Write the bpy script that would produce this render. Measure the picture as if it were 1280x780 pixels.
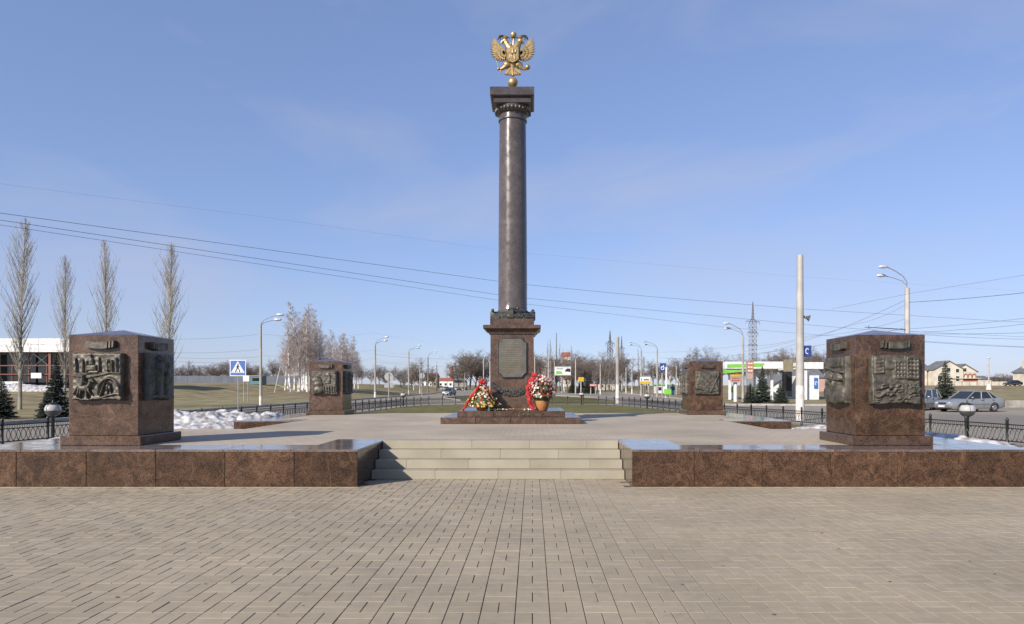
import bpy, bmesh, math, random
import numpy as np
from mathutils import Vector, Matrix, Euler, noise as mnoise

# ------------------------------------------------------------------ clear
for o in list(bpy.data.objects): bpy.data.objects.remove(o)
S = bpy.context.scene
C = S.collection
PI = math.pi
R = math.radians

# ------------------------------------------------------------------ camera
F, PX, PY, H = 870.0, 665.5, 483.0, 1.66          # focal length and principal point measured on the photograph
cam_d = bpy.data.cameras.new('camera'); cam = bpy.data.objects.new('camera', cam_d); C.objects.link(cam)
cam.location = (0, 0, H); cam.rotation_euler = (R(90), 0, 0)
cam_d.sensor_width = 36; cam_d.lens = F / 1280 * 36
cam_d.shift_x = (640 - PX) / 1280; cam_d.shift_y = (PY - 390) / 1280
cam_d.clip_end = 8000; cam_d.clip_start = 0.05
S.camera = cam

# ------------------------------------------------------------------ sky and sun
SUN_EL = R(28.4); SUN_AZ = math.atan2(-0.655, -0.755)
W = bpy.data.worlds.new('World'); S.world = W; W.use_nodes = True
nt = W.node_tree; nt.nodes.clear()
def wn(t, **k):
    n = nt.nodes.new(t)
    for a, b in k.items(): setattr(n, a, b)
    return n
wout = wn('ShaderNodeOutputWorld'); wbg = wn('ShaderNodeBackground')
sky = wn('ShaderNodeTexSky', sky_type='NISHITA', sun_disc=False, sun_elevation=SUN_EL, sun_rotation=SUN_AZ,
         altitude=300, air_density=1.0, dust_density=0.35, ozone_density=3.0)
wbg.inputs['Strength'].default_value = 0.124
# thin cirrus: stretched noise on the sky's own direction
tc = wn('ShaderNodeTexCoord'); mp = wn('ShaderNodeMapping')
mp.inputs['Scale'].default_value = (1.5, 1.2, 4.2); mp.inputs['Rotation'].default_value = (R(12), R(24), R(20)); mp.inputs['Location'].default_value = (3.1, 0.4, 1.7)
nz = wn('ShaderNodeTexNoise'); nz.inputs['Scale'].default_value = 1.5; nz.inputs['Detail'].default_value = 7; nz.inputs['Roughness'].default_value = 0.55; nz.inputs['Distortion'].default_value = 0.5
rmp = wn('ShaderNodeValToRGB'); rmp.color_ramp.elements[0].position = 0.49; rmp.color_ramp.elements[0].color = (0, 0, 0, 1)
rmp.color_ramp.elements[1].position = 0.82; rmp.color_ramp.elements[1].color = (0.5, 0.5, 0.5, 1)
mx = wn('ShaderNodeMix', data_type='RGBA'); mx.inputs[7].default_value = (3.3, 3.35, 4.1, 1)
L = nt.links.new
L(tc.outputs['Generated'], mp.inputs['Vector']); L(mp.outputs[0], nz.inputs['Vector']); L(nz.outputs['Fac'], rmp.inputs[0])
gm = wn('ShaderNodeGamma'); gm.inputs['Gamma'].default_value = 0.58      # the photograph's sky is flat from zenith to horizon
tint = wn('ShaderNodeMix', data_type='RGBA', blend_type='MULTIPLY'); tint.inputs[0].default_value = 1; tint.inputs[7].default_value = (1.22, 1.34, 1.80, 1)
L(sky.outputs[0], gm.inputs['Color']); L(gm.outputs[0], tint.inputs[6]); L(tint.outputs[2], mx.inputs[6]); L(rmp.outputs[0], mx.inputs[0]); L(mx.outputs[2], wbg.inputs['Color']); L(wbg.outputs[0], wout.inputs[0])

sd = bpy.data.lights.new('sun', 'SUN'); sun = bpy.data.objects.new('sun', sd); C.objects.link(sun)
sd.energy = 5.0; sd.angle = R(0.53); sd.color = (1.0, 0.92, 0.82)
ldir = Vector((0.655 * math.cos(SUN_EL), 0.755 * math.cos(SUN_EL), -math.sin(SUN_EL)))
sun.rotation_euler = ldir.to_track_quat('-Z', 'Y').to_euler(); sun.location = (-30, -35, 40)

S.view_settings.view_transform = 'Standard'; S.view_settings.look = 'None'
S.view_settings.gamma = 1; S.view_settings.exposure = 0.44; S.view_settings.use_curve_mapping = False
S.render.engine = 'CYCLES'

# ------------------------------------------------------------------ helpers
def sst(a, b, x):
    t = min(1, max(0, (x - a) / (b - a))); return t * t * (3 - 2 * t)
def gz(X, d):                                      # the lie of the land
    z = 1.3 * sst(0, 12, -24 - max(0, d - 120) * .12 - X) * sst(70, 150, d)
    z += 1.2 * sst(-42, -54, X) * sst(52, 84, d)
    z += 2.0 * sst(30, 50, X) * sst(75, 190, d)
    z += 1.5 * sst(280, 430, d) * (1 - sst(0, 12, -24 - max(0, d - 120) * .12 - X)) * (1 - .9 * sst(30, 50, X))
    return z
def at(x, y, d): return Vector(((x - PX) / F * d, d, H - (y - PY) / F * d))   # a measured picture point at a known distance
def XX(x, d): return (x - PX) / F * d
def ZZ(y, d): return H - (y - PY) / F * d

class MB:
    def __init__(s): s.v = []; s.f = []; s.a = []
    def add(s, vs, fs):
        k = len(s.v); s.v.extend([tuple(p) for p in vs]); s.f.extend([tuple(i + k for i in f) for f in fs]); return s
    def box(s, x0, x1, y0, y1, z0, z1, c=0.0):
        if c <= 0:
            return s.add([(x0,y0,z0),(x1,y0,z0),(x1,y1,z0),(x0,y1,z0),(x0,y0,z1),(x1,y0,z1),(x1,y1,z1),(x0,y1,z1)],
                         [(0,3,2,1),(4,5,6,7),(0,1,5,4),(1,2,6,5),(2,3,7,6),(3,0,4,7)])
        vs = []; idx = {}
        for i, X in enumerate((x0, x1)):
            for j, Y in enumerate((y0, y1)):
                for k, Z in enumerate((z0, z1)):
                    sx = c if i == 0 else -c; sy = c if j == 0 else -c; sz = c if k == 0 else -c
                    for ax, p in enumerate(((X, Y+sy, Z+sz), (X+sx, Y, Z+sz), (X+sx, Y+sy, Z))):
                        idx[(i,j,k,ax)] = len(vs); vs.append(p)
        g = lambda i,j,k,a: idx[(i,j,k,a)]
        fs = [(g(0,0,0,0),g(0,0,1,0),g(0,1,1,0),g(0,1,0,0)), (g(1,0,0,0),g(1,1,0,0),g(1,1,1,0),g(1,0,1,0)),
              (g(0,0,0,1),g(1,0,0,1),g(1,0,1,1),g(0,0,1,1)), (g(0,1,0,1),g(0,1,1,1),g(1,1,1,1),g(1,1,0,1)),
              (g(0,0,0,2),g(0,1,0,2),g(1,1,0,2),g(1,0,0,2)), (g(0,0,1,2),g(1,0,1,2),g(1,1,1,2),g(0,1,1,2))]
        for i in (0,1):
            for j in (0,1): fs.append((g(i,j,0,0),g(i,j,1,0),g(i,j,1,1),g(i,j,0,1)))
            for k in (0,1): fs.append((g(i,0,k,0),g(i,1,k,0),g(i,1,k,2),g(i,0,k,2)))
        for j in (0,1):
            for k in (0,1): fs.append((g(0,j,k,1),g(1,j,k,1),g(1,j,k,2),g(0,j,k,2)))
        for i in (0,1):
            for j in (0,1):
                for k in (0,1): fs.append((g(i,j,k,0),g(i,j,k,1),g(i,j,k,2)))
        return s.add(vs, fs)
    def tube(s, pts, rad, n=6, cap=True):
        pts = [Vector(p) for p in pts]; m = len(pts)
        if not hasattr(rad, '__len__'): rad = [rad] * m
        vs = []; fs = []; up = Vector((0,0,1))
        for i, p in enumerate(pts):
            t = (pts[min(i+1,m-1)] - pts[max(i-1,0)])
            if t.length < 1e-9: t = Vector((0,0,1))
            t.normalize()
            a = t.cross(up)
            if a.length < 0.05: a = t.cross(Vector((1,0,0)))
            a.normalize(); b = a.cross(t)
            for k in range(n):
                th = 2*PI*k/n; vs.append(p + (a*math.cos(th) + b*math.sin(th)) * rad[i])
        for i in range(m-1):
            for k in range(n): fs.append((i*n+k, i*n+(k+1)%n, (i+1)*n+(k+1)%n, (i+1)*n+k))
        if cap: fs.append(tuple(range(n-1,-1,-1))); fs.append(tuple((m-1)*n+k for k in range(n)))
        return s.add(vs, fs)
    def lathe(s, prof, n=24, c=(0,0,0), rot=0.0):
        vs = []; fs = []; m = len(prof)
        for r, z in prof:
            for k in range(n):
                th = 2*PI*k/n + rot; vs.append((c[0]+r*math.cos(th), c[1]+r*math.sin(th), c[2]+z))
        for i in range(m-1):
            for k in range(n): fs.append((i*n+k, i*n+(k+1)%n, (i+1)*n+(k+1)%n, (i+1)*n+k))
        fs.append(tuple(range(n-1,-1,-1))); fs.append(tuple((m-1)*n+k for k in range(n)))
        return s.add(vs, fs)
    def ball(s, c, rx, ry=None, rz=None, n=10, m=7):
        ry = ry or rx; rz = rz or rx
        vs = [(c[0],c[1],c[2]-rz)]; fs = []
        for i in range(1, m):
            ph = -PI/2 + PI*i/m
            for k in range(n):
                th = 2*PI*k/n; vs.append((c[0]+rx*math.cos(ph)*math.cos(th), c[1]+ry*math.cos(ph)*math.sin(th), c[2]+rz*math.sin(ph)))
        vs.append((c[0],c[1],c[2]+rz))
        for k in range(n): fs.append((0, 1+(k+1)%n, 1+k))
        for i in range(m-2):
            for k in range(n): fs.append((1+i*n+k, 1+i*n+(k+1)%n, 1+(i+1)*n+(k+1)%n, 1+(i+1)*n+k))
        t = len(vs)-1
        for k in range(n): fs.append((1+(m-2)*n+k, 1+(m-2)*n+(k+1)%n, t))
        return s.add(vs, fs)
    def prism(s, poly, y0, y1, bev=0.0):              # polygon in x,z extruded along y (y0 is the near face)
        n = len(poly); ar = sum(poly[i][0]*poly[(i+1)%n][1]-poly[(i+1)%n][0]*poly[i][1] for i in range(n))
        if ar < 0: poly = poly[::-1]
        cx = sum(p[0] for p in poly)/n; cz = sum(p[1] for p in poly)/n
        vs = [(x, y0, z) for x, z in poly] + [(x, y1, z) for x, z in poly]
        if bev > 0:
            fr = []
            for x, z in poly:
                l = math.hypot(x-cx, z-cz) or 1; k = max(0.2, 1-bev/l); fr.append((cx+(x-cx)*k, y0, cz+(z-cz)*k))
            vs = [(x, y0+bev, z) for x, z in poly] + [(x, y1, z) for x, z in poly] + fr
            fs = [tuple(range(2*n, 3*n)), tuple(range(2*n-1, n-1, -1))]
            for i in range(n):
                j = (i+1)%n; fs.append((i, i+n, j+n, j)); fs.append((2*n+i, i, j, 2*n+j))
            return s.add(vs, fs)
        fs = [tuple(range(n)), tuple(range(2*n-1, n-1, -1))] + [(i, i+n, (i+1)%n+n, (i+1)%n) for i in range(n)]
        return s.add(vs, fs)
    def slab(s, poly, z0, z1):                        # polygon in x,y extruded upward
        n = len(poly); ar = sum(poly[i][0]*poly[(i+1)%n][1]-poly[(i+1)%n][0]*poly[i][1] for i in range(n))
        if ar < 0: poly = poly[::-1]
        vs = [(x,y,z0) for x,y in poly] + [(x,y,z1) for x,y in poly]
        fs = [tuple(range(n-1,-1,-1)), tuple(range(n,2*n))] + [(i,(i+1)%n,(i+1)%n+n,i+n) for i in range(n)]
        return s.add(vs, fs)
    def xf(s, M):
        s.v = [tuple(M @ Vector(p)) for p in s.v]; return s
    def mesh(s, name, m, smooth=False, angle=35):
        me = bpy.data.meshes.new(name); me.from_pydata(s.v, [], s.f); me.update()
        if m is not None: me.materials.append(m)
        if smooth:
            me.polygons.foreach_set('use_smooth', [True]*len(me.polygons))
            try: me.set_sharp_from_angle(angle=R(angle))
            except Exception: pass
        return me
def obj(name, me, m=None, parent=None, smooth=False, loc=None, rz=None, angle=35):
    if isinstance(me, MB): me = me.mesh(name, m, smooth, angle)
    o = bpy.data.objects.new(name, me); C.objects.link(o)
    if parent is not None: o.parent = parent
    if loc is not None: o.location = loc
    if rz is not None: o.rotation_euler = (0, 0, rz)
    return o
def tag(o, label, cat, group=None):
    o['label'] = label; o['category'] = cat
    if group: o['group'] = group
    return o
def thing(name, label, cat, loc=(0,0,0), rz=0, group=None):
    o = bpy.data.objects.new(name, None); C.objects.link(o); o.empty_display_size = .2
    o.location = loc; o.rotation_euler = (0,0,rz)
    return tag(o, label, cat, group)
def struct(name, me, m, parent=None, smooth=False):
    o = obj(name, me, m, parent, smooth); o['kind'] = 'structure'; return o
def copy_tree(o, parent=None):
    c = o.copy(); C.objects.link(c); c.parent = parent
    for ch in list(o.children): copy_tree(ch, c)
    return c

# ------------------------------------------------------------------ materials
ALB = .78                                              # all base colours below were mixed a little bright
def nodes(name):
    m = bpy.data.materials.new(name); m.use_nodes = True
    t = m.node_tree; b = t.nodes['Principled BSDF']; return m, t, b
def mat(name, col, rough=.6, metal=0.0, col2=None, scale=6.0, bump=0.0, bscale=60.0, detail=5, coord='Object', spec=.5, ramp=(.35,.65), rvar=0.0):
    col = tuple(c*ALB for c in col); col2 = tuple(c*ALB for c in col2) if col2 else None
    m, t, b = nodes(name); N = t.nodes.new; K = t.links.new
    b.inputs['Roughness'].default_value = rough; b.inputs['Metallic'].default_value = metal
    b.inputs['Specular IOR Level'].default_value = spec
    tcn = N('ShaderNodeTexCoord'); oi = N('ShaderNodeObjectInfo')
    ad = N('ShaderNodeVectorMath'); ad.operation = 'ADD'
    mu = N('ShaderNodeMath'); mu.operation = 'MULTIPLY'; mu.inputs[1].default_value = 37.0
    K(oi.outputs['Random'], mu.inputs[0])
    if coord == 'World':
        ge = N('ShaderNodeNewGeometry'); K(ge.outputs['Position'], ad.inputs[0])
    else:
        K(tcn.outputs[coord], ad.inputs[0]); K(mu.outputs[0], ad.inputs[1])
    c2 = col2 or tuple(c*.72 for c in col)
    nn = N('ShaderNodeTexNoise'); nn.inputs['Scale'].default_value = scale; nn.inputs['Detail'].default_value = detail
    rp = N('ShaderNodeValToRGB'); rp.color_ramp.elements[0].position = ramp[0]; rp.color_ramp.elements[1].position = ramp[1]
    rp.color_ramp.elements[0].color = (*c2, 1); rp.color_ramp.elements[1].color = (*col, 1)
    K(ad.outputs[0], nn.inputs['Vector']); K(nn.outputs['Fac'], rp.inputs[0]); K(rp.outputs[0], b.inputs['Base Color'])
    if rvar:
        mr = N('ShaderNodeMapRange'); mr.inputs['To Min'].default_value = rough - rvar; mr.inputs['To Max'].default_value = rough + rvar
        K(nn.outputs['Fac'], mr.inputs['Value']); K(mr.outputs[0], b.inputs['Roughness'])
    if bump:
        n2 = N('ShaderNodeTexNoise'); n2.inputs['Scale'].default_value = bscale; n2.inputs['Detail'].default_value = 4
        bp = N('ShaderNodeBump'); bp.inputs['Strength'].default_value = bump; bp.inputs['Distance'].default_value = .02
        K(ad.outputs[0], n2.inputs['Vector']); K(n2.outputs['Fac'], bp.inputs['Height']); K(bp.outputs[0], b.inputs['Normal'])
    return m

def granite(name, dark, mid, light, rough=.14, scale=1.0, veins=True, blotch=.5):
    dark, mid, light = (tuple(c*.80 for c in q) for q in (dark, mid, light))
    m, t, b = nodes(name); N = t.nodes.new; K = t.links.new
    tcn = N('ShaderNodeTexCoord'); oi = N('ShaderNodeObjectInfo'); ad = N('ShaderNodeVectorMath'); ad.operation = 'ADD'
    mu = N('ShaderNodeMath'); mu.operation = 'MULTIPLY'; mu.inputs[1].default_value = 53.0
    K(oi.outputs['Random'], mu.inputs[0]); K(tcn.outputs['Object'], ad.inputs[0]); K(mu.outputs[0], ad.inputs[1])
    vo = N('ShaderNodeTexVoronoi'); vo.inputs['Scale'].default_value = 48*scale; vo.inputs['Randomness'].default_value = 1
    K(ad.outputs[0], vo.inputs['Vector'])
    sp = N('ShaderNodeSeparateColor'); K(vo.outputs['Color'], sp.inputs[0])
    n1 = N('ShaderNodeTexNoise'); n1.inputs['Scale'].default_value = 22*scale; n1.inputs['Detail'].default_value = 6
    n2 = N('ShaderNodeTexNoise'); n2.inputs['Scale'].default_value = 2.0*scale; n2.inputs['Detail'].default_value = 6; n2.inputs['Distortion'].default_value = 1.2
    K(ad.outputs[0], n1.inputs['Vector']); K(ad.outputs[0], n2.inputs['Vector'])
    # crystal value = voronoi cell * .5 + fine noise *.35 + large blotch
    a1 = N('ShaderNodeMath'); a1.operation = 'MULTIPLY'; a1.inputs[1].default_value = .30; K(sp.outputs[0], a1.inputs[0])
    a2 = N('ShaderNodeMath'); a2.operation = 'MULTIPLY_ADD'; a2.inputs[1].default_value = .36; K(n1.outputs['Fac'], a2.inputs[0]); K(a1.outputs[0], a2.inputs[2])
    a3 = N('ShaderNodeMath'); a3.operation = 'MULTIPLY_ADD'; a3.inputs[1].default_value = blotch; K(n2.outputs['Fac'], a3.inputs[0]); K(a2.outputs[0], a3.inputs[2])
    rp = N('ShaderNodeValToRGB'); e = rp.color_ramp.elements
    e[0].position = .36; e[0].color = (*dark, 1); e[1].position = .84; e[1].color = (*light, 1)
    q = e.new(.565); q.color = (*mid, 1)
    K(a3.outputs[0], rp.inputs[0]); out = rp.outputs[0]
    if veins:
        n3 = N('ShaderNodeTexNoise'); n3.inputs['Scale'].default_value = .9; n3.inputs['Detail'].default_value = 3
        K(ad.outputs[0], n3.inputs['Vector'])
        ab = N('ShaderNodeMath'); ab.operation = 'SUBTRACT'; ab.inputs[1].default_value = .5; K(n3.outputs['Fac'], ab.inputs[0])
        ab2 = N('ShaderNodeMath'); ab2.operation = 'ABSOLUTE'; K(ab.outputs[0], ab2.inputs[0])
        vr = N('ShaderNodeValToRGB'); vr.color_ramp.elements[0].position = 0; vr.color_ramp.elements[0].color = (.35,.35,.35,1)
        vr.color_ramp.elements[1].position = .006; vr.color_ramp.elements[1].color = (0,0,0,1); K(ab2.outputs[0], vr.inputs[0])
        mxv = N('ShaderNodeMix'); mxv.data_type = 'RGBA'; mxv.inputs[7].default_value = (light[0]*1.35, light[1]*1.3, light[2]*1.3, 1)
        K(vr.outputs[0], mxv.inputs[0]); K(out, mxv.inputs[6]); out = mxv.outputs[2]
    tv = N('ShaderNodeMapRange'); tv.inputs['To Min'].default_value = .80; tv.inputs['To Max'].default_value = 1.16; K(oi.outputs['Random'], tv.inputs['Value'])
    n5 = N('ShaderNodeTexNoise'); n5.inputs['Scale'].default_value = 1.3; n5.inputs['Detail'].default_value = 5; n5.inputs['Distortion'].default_value = 1.5; K(ad.outputs[0], n5.inputs['Vector'])
    t5 = N('ShaderNodeMapRange'); t5.inputs['From Min'].default_value = .3; t5.inputs['From Max'].default_value = .7; t5.inputs['To Min'].default_value = .78; t5.inputs['To Max'].default_value = 1.18; K(n5.outputs['Fac'], t5.inputs['Value'])
    pm_ = N('ShaderNodeMath'); pm_.operation = 'MULTIPLY'; K(tv.outputs[0], pm_.inputs[0]); K(t5.outputs[0], pm_.inputs[1])
    sc_ = N('ShaderNodeVectorMath'); sc_.operation = 'SCALE'; K(out, sc_.inputs[0]); K(pm_.outputs[0], sc_.inputs['Scale']); K(sc_.outputs[0], b.inputs['Base Color'])
    n4 = N('ShaderNodeTexNoise'); n4.inputs['Scale'].default_value = 5; n4.inputs['Detail'].default_value = 5; K(ad.outputs[0], n4.inputs['Vector'])
    mr = N('ShaderNodeMapRange'); mr.inputs['From Min'].default_value = .3; mr.inputs['From Max'].default_value = .7
    mr.inputs['To Min'].default_value = rough*.7; mr.inputs['To Max'].default_value = rough*1.8; K(n4.outputs['Fac'], mr.inputs['Value']); K(mr.outputs[0], b.inputs['Roughness'])
    return m

M = {}
M['granite'] = granite('red_granite', (.015,.009,.006), (.068,.036,.022), (.19,.108,.064), .12, 2.3)
M['granite_grey'] = granite('brown_granite', (.026,.016,.011), (.088,.050,.033), (.19,.125,.090), .16, 2.3)
M['granite_dark'] = granite('column_granite', (.058,.047,.044), (.105,.087,.080), (.155,.132,.122), .2, 3.0, veins=False, blotch=.35)
M['cap'] = granite('cap_granite', (.07,.052,.045), (.15,.112,.095), (.26,.205,.18), .085, 2.3, veins=False)
M['bronze'] = mat('bronze', (.150,.134,.104), .48, .25, (.058,.052,.040), 9, .25, 70, rvar=.1)
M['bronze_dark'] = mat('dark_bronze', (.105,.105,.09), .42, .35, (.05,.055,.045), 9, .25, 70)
M['plate'] = mat('inscription_plate', (.155,.145,.12), .42, .2, (.115,.108,.09), 4)
M['gold'] = mat('gilded_metal', (.56,.41,.20), .42, .6, (.36,.25,.11), 12, .2, 40)
M['goldtext'] = mat('gold_lettering', (.55,.40,.18), .4, .8)
M['step'] = mat('step_concrete', (.43,.392,.30), .8, 0, (.31,.275,.20), 1.1, .25, 120, ramp=(.3,.7))
M['mortar'] = mat('mortar', (.42,.36,.24), .9, 0)
M['joint'] = mat('joint_sand', (.25,.20,.145), .95, 0, (.12,.095,.07), 3)
M['concrete'] = mat('concrete', (.40,.37,.32), .85, 0, (.27,.25,.21), 1.5, .2, 40)
M['kerb'] = mat('kerb_stone', (.50,.47,.42), .85, 0, (.34,.31,.27), 2.5, .2, 40)
M['pole_grey'] = mat('pole_concrete', (.44,.42,.38), .8, 0, (.30,.285,.26), 1.2)
M['pole_dark'] = mat('pole_weathered', (.24,.22,.20), .85, 0, (.14,.13,.12), 1.6)
M['pole_pale'] = mat('pole_pale_paint', (.52,.50,.46), .6, 0, (.40,.375,.34), 1.4)
M['whitewash'] = mat('whitewash', (.80,.77,.72), .8, 0, (.62,.55,.50), 5)
M['steel'] = mat('galvanised_steel', (.52,.53,.54), .4, .5, (.38,.39,.40), 6)
M['lampglass'] = mat('lamp_head_shell', (.78,.80,.82), .25, .2)
M['globe'] = mat('lamp_globe_glass', (.52,.51,.48), .12, 0, (.46,.45,.43), 4)
M['globe_grey'] = mat('lamp_globe_metal', (.20,.20,.21), .3, .6)
M['iron'] = mat('black_iron', (.040,.043,.046), .45, .3, (.022,.024,.026), 10)
M['wire'] = mat('wire', (.035,.037,.04), .6)
M['snow'] = mat('old_snow', (.70,.69,.69), .8, 0, (.28,.245,.215), 4.5, .4, 9, detail=10, ramp=(.36,.58))
M['white'] = mat('white_paint', (.90,.90,.88), .5, 0, (.72,.71,.69), 2)
M['cream'] = mat('cream_render', (.74,.68,.57), .8, 0, (.55,.49,.40), .5)
M['roofgrey'] = mat('roof_grey', (.20,.20,.21), .7, 0, (.14,.14,.15), 1)
M['redbrick'] = mat('red_brick', (.40,.13,.09), .8, 0, (.28,.09,.06), 3)
M['redpaint'] = mat('red_oxide_paint', (.24,.075,.05), .6, 0, (.17,.055,.035), 3)
M['orange'] = mat('orange_panel', (.72,.24,.08), .6)
M['darkvoid'] = mat('dark_interior', (.030,.026,.026), .6, 0, (.015,.014,.014), 1)
M['glass'] = mat('window_glass', (.030,.036,.042), .08, 0, (.02,.024,.03), 2)
M['bluegrey'] = mat('blue_grey_sheet', (.13,.145,.185), .6, 0, (.095,.11,.145), .35)
M['teal'] = mat('teal_paint', (.11,.24,.26), .6)
M['green'] = mat('green_panel', (.25,.60,.10), .5, 0, (.2,.52,.08), 2)
M['blue'] = mat('blue_sign', (.045,.16,.50), .45, 0, (.04,.14,.44), 3)
M['darkblue'] = mat('deep_blue_sign', (.03,.075,.30), .45)
M['yellow'] = mat('yellow_panel', (.75,.48,.03), .5)
M['black'] = mat('black_paint', (.02,.02,.02), .5)
M['olive'] = mat('olive_plate', (.30,.26,.17), .7, 0, (.22,.19,.12), 4)
M['pink'] = mat('faded_pink_panel', (.62,.40,.36), .6)
M['silver_car'] = mat('silver_car_paint', (.47,.48,.49), .28, .55, (.43,.44,.45), 3)
M['grey_car'] = mat('grey_car_paint', (.30,.32,.34), .28, .5)
M['dark_car'] = mat('dark_car_paint', (.03,.03,.035), .25, .2)
M['white_car'] = mat('white_car_paint', (.70,.70,.68), .3)
M['tyre'] = mat('tyre', (.022,.022,.022), .85)
M['rim'] = mat('wheel_rim', (.50,.51,.52), .35, .7)
M['headlight'] = mat('headlight_lens', (.72,.74,.76), .12, .1)
M['taillight'] = mat('tail_light', (.35,.03,.02), .25)
M['bark_poplar'] = mat('poplar_bark', (.36,.34,.27), .9, 0, (.19,.175,.14), 2)
M['twig_poplar'] = mat('poplar_twigs', (.46,.42,.34), .9, 0, (.32,.285,.23), 1)
M['bark_birch'] = mat('birch_bark', (.92,.90,.86), .85, 0, (.30,.28,.26), 2.2, ramp=(.38,.5))
M['twig_birch'] = mat('birch_twigs', (.52,.44,.40), .9, 0, (.36,.29,.26), .6)
M['bark'] = mat('bark', (.17,.14,.11), .9, 0, (.10,.08,.065), 2)
M['twig'] = mat('bare_twigs', (.21,.165,.13), .9, 0, (.14,.105,.085), .5)
M['needle'] = mat('spruce_needles', (.060,.075,.050), .8, 0, (.030,.040,.026), 3)
M['pot'] = mat('basket_terracotta', (.50,.22,.07), .8, 0, (.38,.15,.05), 8)
M['leaf'] = mat('bouquet_leaves', (.06,.10,.03), .7, 0, (.03,.055,.018), 20)
M['stem'] = mat('cut_stems', (.23,.28,.11), .7)
M['petal_white'] = mat('white_petals', (.82,.76,.66), .7)
M['petal_pink'] = mat('pink_petals', (.75,.42,.36), .7)
M['petal_yellow'] = mat('yellow_petals', (.78,.52,.10), .7)
M['petal_red'] = mat('red_petals', (.42,.02,.03), .7)
M['ribbon'] = mat('red_ribbon', (.55,.03,.03), .75, 0, (.32,.012,.015), 7)

def grass_mat(name, c1, c2, c3, sc):
    c1, c2, c3 = (tuple(c*ALB for c in q) for q in (c1, c2, c3))
    m, t, b = nodes(name); N = t.nodes.new; K = t.links.new
    ge = N('ShaderNodeNewGeometry')
    n1 = N('ShaderNodeTexNoise'); n1.inputs['Scale'].default_value = sc; n1.inputs['Detail'].default_value = 8; n1.inputs['Roughness'].default_value = .62
    n2 = N('ShaderNodeTexNoise'); n2.inputs['Scale'].default_value = sc*9; n2.inputs['Detail'].default_value = 6
    K(ge.outputs['Position'], n1.inputs['Vector']); K(ge.outputs['Position'], n2.inputs['Vector'])
    rp = N('ShaderNodeValToRGB'); e = rp.color_ramp.elements; e[0].position = .36; e[0].color = (*c3,1); e[1].position = .62; e[1].color = (*c1,1)
    q = e.new(.48); q.color = (*c2,1); K(n1.outputs['Fac'], rp.inputs[0])
    mx_ = N('ShaderNodeMix'); mx_.data_type = 'RGBA'; mx_.blend_type = 'MULTIPLY'; mx_.inputs[0].default_value = 1
    r2 = N('ShaderNodeValToRGB'); r2.color_ramp.elements[0].position = .3; r2.color_ramp.elements[0].color = (.6,.6,.6,1); r2.color_ramp.elements[1].position = .7; r2.color_ramp.elements[1].color = (1.25,1.25,1.2,1)
    K(n2.outputs['Fac'], r2.inputs[0]); K(rp.outputs[0], mx_.inputs[6]); K(r2.outputs[0], mx_.inputs[7]); K(mx_.outputs[2], b.inputs['Base Color'])
    n3 = N('ShaderNodeTexNoise'); n3.inputs['Scale'].default_value = 14; n3.inputs['Detail'].default_value = 5; K(ge.outputs['Position'], n3.inputs['Vector'])
    bp = N('ShaderNodeBump'); bp.inputs['Strength'].default_value = .8; bp.inputs['Distance'].default_value = .06; K(n3.outputs['Fac'], bp.inputs['Height']); K(bp.outputs[0], b.inputs['Normal'])
    b.inputs['Roughness'].default_value = .95; b.inputs['Specular IOR Level'].default_value = .1
    return m
M['field'] = grass_mat('dry_field', (.33,.295,.165), (.32,.265,.155), (.27,.205,.135), .045)
M['lawn'] = grass_mat('spring_lawn', (.20,.19,.075), (.185,.17,.07), (.175,.145,.075), .16)
M['asphalt'] = mat('asphalt', (.36,.315,.25), .9, 0, (.25,.225,.19), .10, .3, 30, coord='World', spec=.2)

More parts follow.
